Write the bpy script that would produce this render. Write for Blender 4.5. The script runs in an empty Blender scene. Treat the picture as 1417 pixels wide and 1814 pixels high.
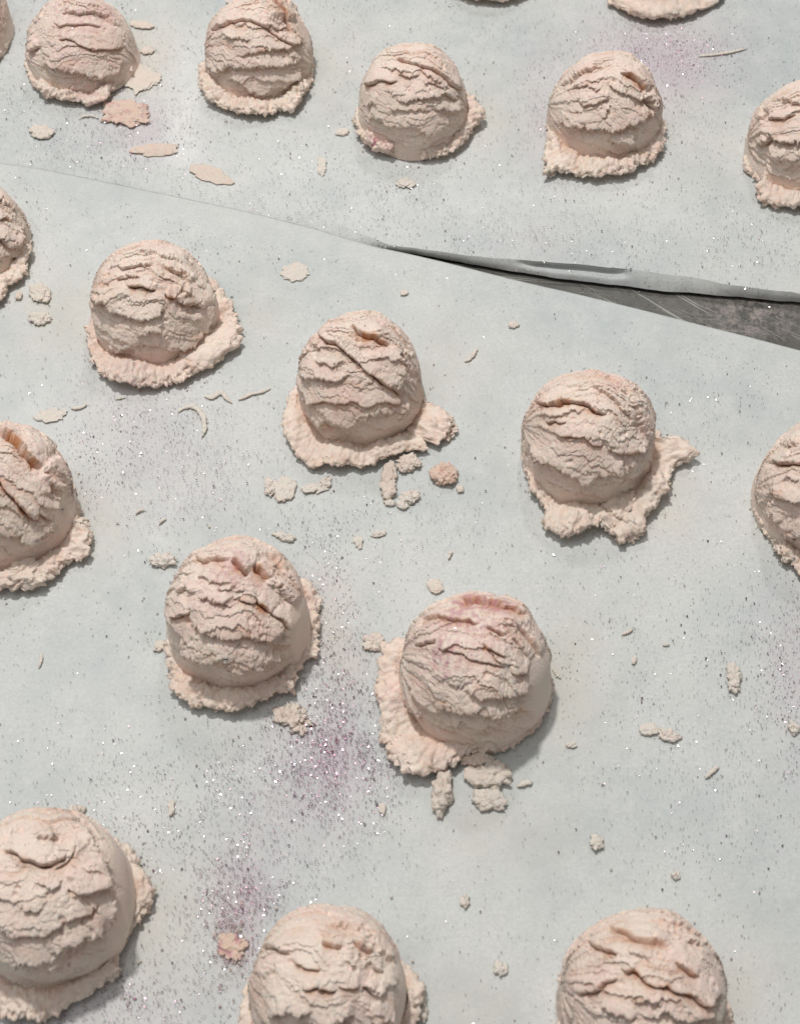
import bpy, math, random
import numpy as np
from mathutils import Vector, Matrix

S = bpy.context.scene
COL = S.collection
rng = np.random.default_rng(7)
random.seed(7)

# ------------------------------------------------------------------ camera
F_PX, W_PX, H_PX = 2600.0, 1417.0, 1814.0          # focal length in photo pixels
PITCH = math.radians(57.0)                          # below the horizon
DIST = 0.696
CAM = np.array([0.0, -DIST * math.cos(PITCH), DIST * math.sin(PITCH)])
FWD = np.array([0.0, math.cos(PITCH), -math.sin(PITCH)])
RIGHT = np.array([1.0, 0.0, 0.0])
UP = np.array([0.0, math.sin(PITCH), math.cos(PITCH)])
cd = bpy.data.cameras.new('camera')
cam = bpy.data.objects.new('camera', cd)
COL.objects.link(cam)
cam.location = CAM
cam.rotation_euler = (math.pi / 2 - PITCH, 0, 0)
cd.sensor_fit = 'VERTICAL'
cd.sensor_height = 24.0
cd.lens = 24.0 * F_PX / H_PX
cd.clip_start = 0.01
cd.clip_end = 20
cd.dof.use_dof = True
cd.dof.focus_distance = 0.735
cd.dof.aperture_fstop = cd.lens / 1000 / 0.0030
S.camera = cam

# ------------------------------------------------------------------ light
world = bpy.data.worlds.new('World')
S.world = world
world.use_nodes = True
bg = world.node_tree.nodes['Background']
bg.inputs[0].default_value = (0.97, 0.985, 1.0, 1)
bg.inputs[1].default_value = 0.19


def lamp(name, travel, dist, size, power, color, target=(0, 0.03, 0)):
    d = Vector(travel).normalized()
    ld = bpy.data.lights.new(name, 'AREA')
    ld.shape = 'DISK'
    ld.size = size
    ld.energy = power
    ld.color = color
    o = bpy.data.objects.new(name, ld)
    COL.objects.link(o)
    o.location = Vector(target) - d * dist
    o.rotation_euler = d.to_track_quat('-Z', 'Y').to_euler()
    return o


lamp('ceiling_lamp', (0.15, -0.20, -1.0), 1.9, 0.12, 24, (1.0, 0.965, 0.93))
lamp('overhead_fill', (0.25, 0.10, -1.0), 2.2, 1.3, 11.5, (0.98, 0.985, 1.0))  # broad soft fill, added to bring out relief on the domes' front walls
lamp('ceiling_lamp', (-0.12, -0.80, -1.0), 2.6, 0.16, 8.5, (0.97, 0.98, 1.0))
S.view_settings.view_transform = 'Standard'
S.view_settings.look = 'None'
S.view_settings.exposure = -0.10
S.cycles.max_bounces = 8
S.cycles.diffuse_bounces = 5
S.cycles.use_denoising = True
S.cycles.sample_clamp_indirect = 8
S.render.film_transparent = False


# ------------------------------------------------------------------ projection used to lay things out on the table
def ground(px, py, z=0.0):
    px = np.asarray(px, float); py = np.asarray(py, float)
    a = (px - W_PX / 2) / F_PX; b = -(py - H_PX / 2) / F_PX
    d = FWD + a[..., None] * RIGHT + b[..., None] * UP
    t = (z - CAM[2]) / d[..., 2]
    return CAM + t[..., None] * d


def project(P):
    v = P - CAM
    dz = v @ FWD
    return np.stack([W_PX / 2 + F_PX * (v @ RIGHT) / dz, H_PX / 2 - F_PX * (v @ UP) / dz], -1)


def g1(px, py, z=0.0):
    return ground(np.array([px]), np.array([py]), z)[0]


# ------------------------------------------------------------------ noise
def _hash(ix, iy, iz, seed):
    h = (ix.astype(np.int64) * 374761393 + iy.astype(np.int64) * 668265263 + iz.astype(np.int64) * 2147483647 + seed * 1274126177) & 0xFFFFFFFF
    h = ((h ^ (h >> 13)) * 1274126177) & 0xFFFFFFFF
    h = ((h ^ (h >> 16)) * 2246822519) & 0xFFFFFFFF
    return (h ^ (h >> 15)) & 0xFFFFFFFF


_G = rng.normal(size=(256, 3)); _G /= np.linalg.norm(_G, axis=1, keepdims=True)


def perlin(P, seed=0):
    P = P + seed * 17.31
    I = np.floor(P).astype(np.int64); f = P - I
    u = f * f * f * (f * (f * 6 - 15) + 10)
    out = 0
    for dx in (0, 1):
        wx = u[:, 0] if dx else 1 - u[:, 0]
        for dy in (0, 1):
            wy = u[:, 1] if dy else 1 - u[:, 1]
            for dz in (0, 1):
                wz = u[:, 2] if dz else 1 - u[:, 2]
                g = _G[_hash(I[:, 0] + dx, I[:, 1] + dy, I[:, 2] + dz, seed) & 255]
                out = out + wx * wy * wz * (g[:, 0] * (f[:, 0] - dx) + g[:, 1] * (f[:, 1] - dy) + g[:, 2] * (f[:, 2] - dz))
    return out * 1.6


def fbm(P, octv=3, seed=0, gain=0.5):
    o = 0; a = 1.0
    for k in range(octv):
        o = o + a * perlin(P * 2 ** k, seed + k * 5)
        a *= gain
    return o


def worley(P, seed=0):
    I = np.floor(P).astype(np.int64); f = P - I
    best = np.full(len(P), 9.0)
    for dx in (-1, 0, 1):
        for dy in (-1, 0, 1):
            for dz in (-1, 0, 1):
                h = _hash(I[:, 0] + dx, I[:, 1] + dy, I[:, 2] + dz, seed)
                jx = (h & 1023) / 1023.0; jy = ((h >> 10) & 1023) / 1023.0; jz = ((h >> 20) & 1023) / 1023.0
                d = (dx + jx - f[:, 0]) ** 2 + (dy + jy - f[:, 1]) ** 2 + (dz + jz - f[:, 2]) ** 2
                best = np.minimum(best, d)
    return np.sqrt(best)


def sstep(a, b, x):
    t = np.clip((x - a) / (b - a), 0, 1)
    return t * t * (3 - 2 * t)


# ------------------------------------------------------------------ materials
class NT:
    def __init__(self, name):
        self.m = bpy.data.materials.new(name); self.m.use_nodes = True
        self.t = self.m.node_tree
        self.b = self.t.nodes['Principled BSDF']

    def n(self, typ, **kw):
        x = self.t.nodes.new(typ)
        for k, v in kw.items():
            setattr(x, k, v)
        return x

    def l(self, a, b):
        self.t.links.new(a, b)

    def noise(self, scale, detail=4, rough=0.55, vec=None):
        x = self.n('ShaderNodeTexNoise'); x.inputs['Scale'].default_value = scale
        x.inputs['Detail'].default_value = detail; x.inputs['Roughness'].default_value = rough
        if vec is not None:
            self.l(vec, x.inputs['Vector'])
        return x.outputs['Fac']

    def ramp(self, fac, stops):
        r = self.n('ShaderNodeValToRGB'); e = r.color_ramp.elements
        while len(e) < len(stops):
            e.new(0.5)
        for i, (p, c) in enumerate(stops):
            e[i].position = p; e[i].color = (*c, 1) if len(c) == 3 else c
        self.l(fac, r.inputs[0])
        return r.outputs[0]

    def mix(self, fac, a, b, typ='MIX'):
        x = self.n('ShaderNodeMixRGB', blend_type=typ)
        for s, v in ((0, fac), (1, a), (2, b)):
            if hasattr(v, 'is_linked'):
                self.l(v, x.inputs[s])
            else:
                x.inputs[s].default_value = v if s == 0 else (*v, 1)
        return x.outputs[0]

    def math(self, op, a, b=0.0, clamp=False):
        x = self.n('ShaderNodeMath', operation=op); x.use_clamp = clamp
        for s, v in ((0, a), (1, b)):
            if hasattr(v, 'is_linked'):
                self.l(v, x.inputs[s])
            else:
                x.inputs[s].default_value = v
        return x.outputs[0]

    def bump(self, h, strength, dist, prev=None):
        x = self.n('ShaderNodeBump'); x.inputs['Strength'].default_value = strength
        x.inputs['Distance'].default_value = dist
        self.l(h, x.inputs['Height'])
        if prev is not None:
            self.l(prev, x.inputs['Normal'])
        return x.outputs[0]


def dough_material(name, base, pink, orange):
    m = NT(name)
    geo = m.n('ShaderNodeNewGeometry').outputs['Position']
    n1 = m.noise(55, 3, 0.5, geo)
    c = m.mix(m.ramp(n1, [(0.40, (0, 0, 0)), (0.64, (1, 1, 1))]), base, pink)
    n2 = m.noise(420, 4, 0.6, geo)
    c = m.mix(m.math('MULTIPLY', m.ramp(n2, [(0.35, (0, 0, 0)), (0.7, (1, 1, 1))]), 0.35), c, (0.86, 0.77, 0.68))
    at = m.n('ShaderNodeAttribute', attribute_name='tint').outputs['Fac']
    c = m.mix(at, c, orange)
    pk = m.n('ShaderNodeAttribute', attribute_name='dye').outputs['Fac']
    c = m.mix(pk, c, (0.55, 0.24, 0.30))
    m.l(c, m.b.inputs['Base Color'])
    m.b.inputs['Roughness'].default_value = 0.72
    m.b.inputs['Specular IOR Level'].default_value = 0.25
    m.b.inputs['Subsurface Weight'].default_value = 0.28
    m.b.inputs['Subsurface Radius'].default_value = (1.0, 0.5, 0.3)
    m.b.inputs['Subsurface Scale'].default_value = 0.0013
    b1 = m.bump(m.noise(900, 5, 0.7, geo), 0.8, 0.0007)
    b2 = m.bump(m.noise(2600, 3, 0.6, geo), 0.45, 0.00025, b1)
    vo = m.n('ShaderNodeTexVoronoi', feature='SMOOTH_F1'); vo.inputs['Scale'].default_value = 1500
    vo.inputs['Smoothness'].default_value = 0.4
    m.l(geo, vo.inputs['Vector'])
    b3 = m.bump(m.math('SUBTRACT', 1.0, vo.outputs['Distance']), 0.5, 0.0004, b2)
    m.l(b3, m.b.inputs['Normal'])
    return m.m


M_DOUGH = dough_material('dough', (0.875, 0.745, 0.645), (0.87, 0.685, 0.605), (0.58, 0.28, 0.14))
M_RIM = dough_material('dough_rim', (0.868, 0.745, 0.64), (0.86, 0.695, 0.605), (0.70, 0.46, 0.33))
M_CRUMB = dough_material('dough_crumb', (0.74, 0.70, 0.63), (0.75, 0.67, 0.60), (0.72, 0.48, 0.36))


def paper_material():
    m = NT('parchment')
    geo = m.n('ShaderNodeNewGeometry').outputs['Position']
    n0 = m.noise(11, 5, 0.6, geo)
    c = m.ramp(n0, [(0.36, (0.500, 0.535, 0.528)), (0.5, (0.568, 0.592, 0.572)), (0.64, (0.648, 0.655, 0.628))])
    n1 = m.noise(60, 5, 0.65, geo)
    c = m.mix(m.math('MULTIPLY', m.ramp(n1, [(0.42, (0, 0, 0)), (0.66, (1, 1, 1))]), 0.55), c, (0.66, 0.675, 0.66))
    n2 = m.noise(700, 4, 0.7, geo)
    c = m.mix(m.math('MULTIPLY', m.ramp(n2, [(0.38, (0, 0, 0)), (0.62, (1, 1, 1))]), 0.42), c, (0.43, 0.45, 0.445))
    for att, colr, k in (('stain', (0.53, 0.36, 0.44), 0.75), ('warm_tone', (0.62, 0.545, 0.43), 1.0), ('dust', (0.80, 0.80, 0.78), 0.8)):
        a = m.n('ShaderNodeAttribute', attribute_name=att).outputs['Fac']
        nn = m.ramp(m.noise(160 if att != 'stain' else 1100, 5, 0.7, geo), [(0.40, (0.22, 0.22, 0.22)), (0.62, (1, 1, 1))] if att == 'stain' else [(0.30, (0.35, 0.35, 0.35)), (0.68, (1, 1, 1))])
        c = m.mix(m.math('MULTIPLY', m.math('MULTIPLY', a, nn), k, True), c, colr)
    m.l(c, m.b.inputs['Base Color'])
    m.b.inputs['Roughness'].default_value = 0.62
    m.b.inputs['Specular IOR Level'].default_value = 0.30
    b1 = m.bump(m.noise(350, 6, 0.7, geo), 0.35, 0.0004)
    b2 = m.bump(m.noise(26, 3, 0.5, geo), 0.7, 0.0045, b1)
    m.l(b2, m.b.inputs['Normal'])
    return m.m


M_PAPER = paper_material()


def metal_material():
    m = NT('scratched_tray')
    geo = m.n('ShaderNodeNewGeometry').outputs['Position']
    c = m.ramp(m.noise(40, 6, 0.7, geo), [(0.3, (0.075, 0.073, 0.065)), (0.7, (0.135, 0.132, 0.118))])
    sc = None
    for ang, sx, sy, th in ((0.70, 700, 16, 0.665), (0.55, 1200, 22, 0.675), (0.12, 900, 10, 0.68)):
        mp = m.n('ShaderNodeMapping'); mp.inputs['Rotation'].default_value = (0, 0, ang)
        m.l(geo, mp.inputs['Vector'])
        mp2 = m.n('ShaderNodeMapping'); mp2.inputs['Scale'].default_value = (sy, sx, 1)
        m.l(mp.outputs[0], mp2.inputs['Vector'])
        s = m.ramp(m.noise(1.0, 1, 0.4, mp2.outputs[0]), [(th, (0, 0, 0)), (th + 0.05, (1, 1, 1))])
        sc = s if sc is None else m.math('MAXIMUM', sc, s)
    c = m.mix(m.math('MULTIPLY', sc, 0.7), c, (0.42, 0.41, 0.38))
    at = m.n('ShaderNodeAttribute', attribute_name='scale').outputs['Fac']
    nn = m.ramp(m.noise(260, 6, 0.75, geo), [(0.44, (0, 0, 0)), (0.6, (1, 1, 1))])
    c = m.mix(m.math('MULTIPLY', at, nn, True), c, (0.36, 0.31, 0.28))
    m.l(c, m.b.inputs['Base Color'])
    m.b.inputs['Metallic'].default_value = 0.35
    m.b.inputs['Roughness'].default_value = 0.5
    m.l(m.bump(m.noise(500, 4, 0.6, geo), 0.3, 0.0003), m.b.inputs['Normal'])
    return m.m


def glitter_material():
    m = NT('glitter')
    oi = m.n('ShaderNodeAttribute', attribute_name='shade').outputs['Fac']
    c = m.ramp(oi, [(0.0, (0.20, 0.18, 0.20)), (0.5, (0.28, 0.23, 0.27)), (0.85, (0.36, 0.20, 0.29)), (1.0, (0.48, 0.21, 0.31))])
    m.l(c, m.b.inputs['Base Color'])
    m.b.inputs['Metallic'].default_value = 0.7
    m.b.inputs['Roughness'].default_value = 0.16
    return m.m


# ------------------------------------------------------------------ mesh helpers
def new_mesh(name, V, Fc, mat, smooth=True, attrs=None, parent=None):
    me = bpy.data.meshes.new(name)
    V = np.asarray(V, np.float32); Fc = np.asarray(Fc, np.int32)
    me.vertices.add(len(V)); me.vertices.foreach_set('co', V.ravel())
    k = Fc.shape[1]
    me.loops.add(Fc.size); me.loops.foreach_set('vertex_index', Fc.ravel())
    me.polygons.add(len(Fc)); me.polygons.foreach_set('loop_start', np.arange(0, Fc.size, k, dtype=np.int32))
    me.polygons.foreach_set('loop_total', np.full(len(Fc), k, np.int32))
    me.polygons.foreach_set('use_smooth', np.full(len(Fc), smooth, bool))
    for an, av in (attrs or {}).items():
        a = me.attributes.new(an, 'FLOAT', 'POINT')
        a.data.foreach_set('value', np.asarray(av, np.float32))
    me.materials.append(mat)
    me.update(calc_edges=True)
    o = bpy.data.objects.new(name, me)
    COL.objects.link(o)
    if parent is not None:
        o.parent = parent
    return o


def grid_faces(nu, nv, wrap_u=False, wrap_v=False):
    iu = np.arange(nu if wrap_u else nu - 1); iv = np.arange(nv if wrap_v else nv - 1)
    A, B = np.meshgrid(iu, iv, indexing='ij'); A = A.ravel(); B = B.ravel()
    A2 = (A + 1) % nu; B2 = (B + 1) % nv
    return np.stack([A * nv + B, A2 * nv + B, A2 * nv + B2, A * nv + B2], 1)


def tagp(o, label=None, cat=None, group=None, kind=None):
    if label: o['label'] = label
    if cat: o['category'] = cat
    if group: o['group'] = group
    if kind: o['kind'] = kind
    return o


# ------------------------------------------------------------------ tray, paper
def px_blob(Q, blobs):
    a = np.zeros(len(Q))
    for x, y, rx, ry, k in blobs:
        a += k * np.exp(-(((Q[:, 0] - x) / rx) ** 2 + ((Q[:, 1] - y) / ry) ** 2))
    return np.clip(a, 0, 1)


STAIN = [(590, 1345, 75, 85, .75), (600, 1200, 60, 110, .28), (430, 1590, 50, 75, .7), (420, 1675, 28, 45, .5), (1160, 95, 120, 70, .85), (1205, 150, 50, 60, .35),
         (1417, 1180, 60, 130, .45), (240, 735, 110, 90, .28), (240, 220, 110, 60, .32), (250, 235, 25, 40, .35), (150, 1780, 260, 60, .30),
         (500, 1450, 130, 120, .22), (960, 200, 40, 120, .35), (300, 860, 160, 80, .18), (940, 430, 60, 45, .2), (560, 1040, 50, 60, .25), (60, 30, 60, 60, .2)]
WARM_TONE = [(100, 560, 55, 60, .30), (790, 640, 60, 60, .18), (1010, 1210, 55, 110, .32), (180, 930, 45, 60, .30), (600, 1130, 35, 80, .30), (880, 1480, 110, 60, .22), (1180, 900, 60, 50, .28),
       (870, 210, 50, 60, .26), (590, 120, 50, 70, .22), (300, 1620, 70, 120, .28), (1230, 260, 80, 60, .14), (260, 110, 45, 60, .34), (470, 560, 40, 60, .2), (830, 1790, 80, 90, .25), (1320, 1750, 60, 90, .25)]  # warmer, yellowish patches of paper near the scoops
DUST = [(330, 190, 45, 110, .75), (300, 260, 50, 40, .4), (500, 300, 120, 60, .45), (150, 900, 120, 180, .2), (60, 700, 80, 60, .35), (850, 350, 120, 70, .4), (620, 380, 140, 40, .5),
        (260, 960, 60, 40, .3), (130, 1280, 160, 90, .15), (200, 400, 120, 50, .3), (1140, 360, 100, 50, .3)]


def sheet_attrs(P):
    Q = project(P)
    W = P * 40
    off = np.stack([fbm(W, 3, 3), fbm(W, 3, 9)], -1) * 28
    Q = Q + off
    return {'stain': px_blob(Q, STAIN), 'warm_tone': px_blob(Q, [(a_, b_, c_ * 1.25, d_ * 1.2, e_ * 1.45) for a_, b_, c_, d_, e_ in WARM_TONE]), 'dust': px_blob(Q, DUST)}


def interp_line(pts, x):
    p = np.array(pts, float)
    return np.interp(x, p[:, 0], p[:, 1])


# lower sheet: its far edge runs across the picture
LOW_EDGE = [(-400, 228), (0, 287), (84, 301), (198, 324), (296, 343), (420, 371), (560, 405), (663, 436), (744, 455), (831, 476), (917, 496), (1004, 516), (1090, 538), (1177, 560), (1292, 588), (1417, 621), (1900, 748)]


def lower_height(P):
    return 0.0007 * fbm(np.column_stack([P[:, 0] * 12, P[:, 1] * 12, P[:, 0] * 0]), 2, 4) * sstep(0, 0.02, np.ones(len(P)))


nu, nv = 280, 260
xs = np.linspace(-400, 1900, nu)
ye = interp_line(LOW_EDGE, xs)
zE = np.interp(xs, [-400, 100, 300, 640, 760], [.0016, .0022, .0034, .0034, .0014])
E = np.array([g1(x, y, z) for x, y, z in zip(xs, ye, zE)])                                  # edge points on the table
v = np.linspace(0, 1, nv) ** 1.15
P = np.zeros((nu, nv, 3))
P[:, :, 0] = E[:, None, 0] + (np.linspace(-0.42, 0.42, nu) * 1.0 - E[:, 0])[:, None] * v[None, :]
P[:, :, 1] = E[:, None, 1] + (-0.42 - E[:, 1])[:, None] * v[None, :]
Pf = P.reshape(-1, 3)
back = (Pf[:, 1] - np.repeat(E[:, 1], nv))
lift = np.repeat(zE, nv) * np.exp(back / 0.011)
Pf[:, 2] = 0.0006 * fbm(Pf * np.array([14, 14, 0]), 2, 4) + lift + 0.0004 * np.exp(back / 0.03) * np.sin(Pf[:, 0] * 60)
LOWER = Pf.copy()
fc = grid_faces(nu, nv)
top_at = sheet_attrs(Pf)
nvtx = len(Pf)
bot = Pf.copy(); bot[:, 2] -= 0.00018
edge_ids = [np.arange(nu) * nv]
rim_f = []
e0 = edge_ids[0]
rim_f = np.stack([e0[1:], e0[:-1], e0[:-1] + nvtx, e0[1:] + nvtx], 1)
Vv = np.vstack([Pf, bot]); Ff = np.vstack([fc[:, ::-1], fc + nvtx, rim_f])
at = {k: np.concatenate([a, a]) for k, a in top_at.items()}
o = new_mesh('parchment_sheet', Vv, Ff, M_PAPER, True, at)
tagp(o, 'front sheet of pale parchment paper with a straight cut edge, under the nearer scoops', 'parchment paper', 'parchment sheets')

# upper sheet: ends in a lifted, turned-down lip beside the gap
B_L = [(-400, 215), (0, 270), (170, 300), (330, 322), (450, 346), (560, 380), (640, 414), (690, 434), (744, 441), (831, 453), (911, 460), (1004, 466), (1061, 472), (1119, 478), (1205, 488), (1292, 504), (1417, 521), (1900, 590)]
F_L = [(-400, 250), (0, 310), (170, 338), (330, 368), (450, 396), (560, 424), (663, 441), (744, 451), (831, 467), (917, 482), (1004, 495), (1090, 505), (1177, 516), (1292, 524), (1417, 537), (1900, 598)]
nu2, nv2 = 380, 190
xs = np.linspace(-400, 1900, nu2)
hB = np.interp(xs, [-400, 170, 330, 640, 760, 1000, 1250, 1417, 1900], [.0003, .0014, .0036, .0042, .0044, .0076, .0068, .0060, .005])
yb, yf = interp_line(B_L, xs), interp_line(F_L, xs)
kink = fbm(np.stack([xs / 60, xs * 0, xs * 0], -1), 3, 55) * 2.2 * sstep(640, 760, xs)
yb = yb + kink; yf = yf + kink * .7 + 1.2 * perlin(np.stack([xs / 35, xs * 0, xs * 0], -1), 56) * sstep(640, 760, xs)
Bp = np.array([g1(x, y, h) for x, y, h in zip(xs, yb, hB)])
Fp = np.array([g1(x, y, 0.0003) for x, y in zip(xs, yf)])
rows = []
for s in np.linspace(1, 0, nv2 - 24) ** 1.6:        # far edge to the fold
    r = Bp.copy()
    r[:, 1] = Bp[:, 1] + s * (0.62 - Bp[:, 1])
    r[:, 0] = Bp[:, 0] + s * (np.linspace(-0.62, 0.62, nu2) - Bp[:, 0])
    back = r[:, 1] - Bp[:, 1]
    r[:, 2] = (hB + 0.0) * np.exp(-(back / 0.022) ** 1.2) + 0.0006 * fbm(r * np.array([14, 14, 0]), 2, 14) * (1 - np.exp(-back / 0.02))
    rows.append(r)
for s in np.linspace(0, 1, 24):                     # the turned-down lip
    r = Bp * (1 - s) + Fp * s
    k = math.sin(math.pi * s)
    r[:, 2] += k * 0.05 * hB
    r[:, 1] -= 0.05 * k * hB
    rows.append(r)
U = np.stack(rows, 1)
# creased fold (a narrow pleat) in the lip
pl = sstep(905, 960, xs) * (1 - sstep(1085, 1122, xs))
for j in range(len(rows) - 24, len(rows)):
    s = (j - (len(rows) - 24)) / 23
    U[:, j, 1] += -0.0030 * pl * np.exp(-((s - 0.30) / 0.22) ** 2) * -1
    U[:, j, 2] += -0.0022 * pl * np.exp(-((s - 0.30) / 0.22) ** 2)
Uf = U.reshape(-1, 3)
UPPER = Uf.copy()
fc = grid_faces(nu2, nv2)
fc = fc[(fc[:, 0] % nv2) != nv2 - 25]
nvtx = len(Uf)
bot = Uf.copy(); bot[:, 2] -= 0.00014
e0 = np.arange(nu2) * nv2 + nv2 - 1
rim_f = np.stack([e0[1:], e0[:-1], e0[:-1] + nvtx, e0[1:] + nvtx], 1)
at = sheet_attrs(Uf)
at = {k: np.concatenate([a, a]) for k, a in at.items()}
o = new_mesh('parchment_sheet', np.vstack([Uf, bot]), np.vstack([fc[:, ::-1], fc + nvtx, rim_f]), M_PAPER, True, at)
tagp(o, 'rear sheet of pale parchment paper with a lifted, turned down edge beside the dark gap', 'parchment paper', 'parchment sheets')

# the dark scratched tray under both sheets
nt = 200
gx, gy = np.meshgrid(np.linspace(-0.75, 0.75, nt), np.linspace(-0.6, 0.8, nt), indexing='ij')
T = np.column_stack([gx.ravel(), gy.ravel(), np.full(nt * nt, -0.0020)])
Q = project(T)
sc = np.where(Q[:, 0] > 0, px_blob(Q, [(1330, 560, 90, 45, .9), (1180, 520, 40, 20, .15)]), 0)
o = new_mesh('baking_tray', T, grid_faces(nt, nt), metal_material(), True, {'scale': sc})
tagp(o, 'dark scratched metal tray surface seen in the wedge between the two paper sheets', kind='structure')

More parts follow.
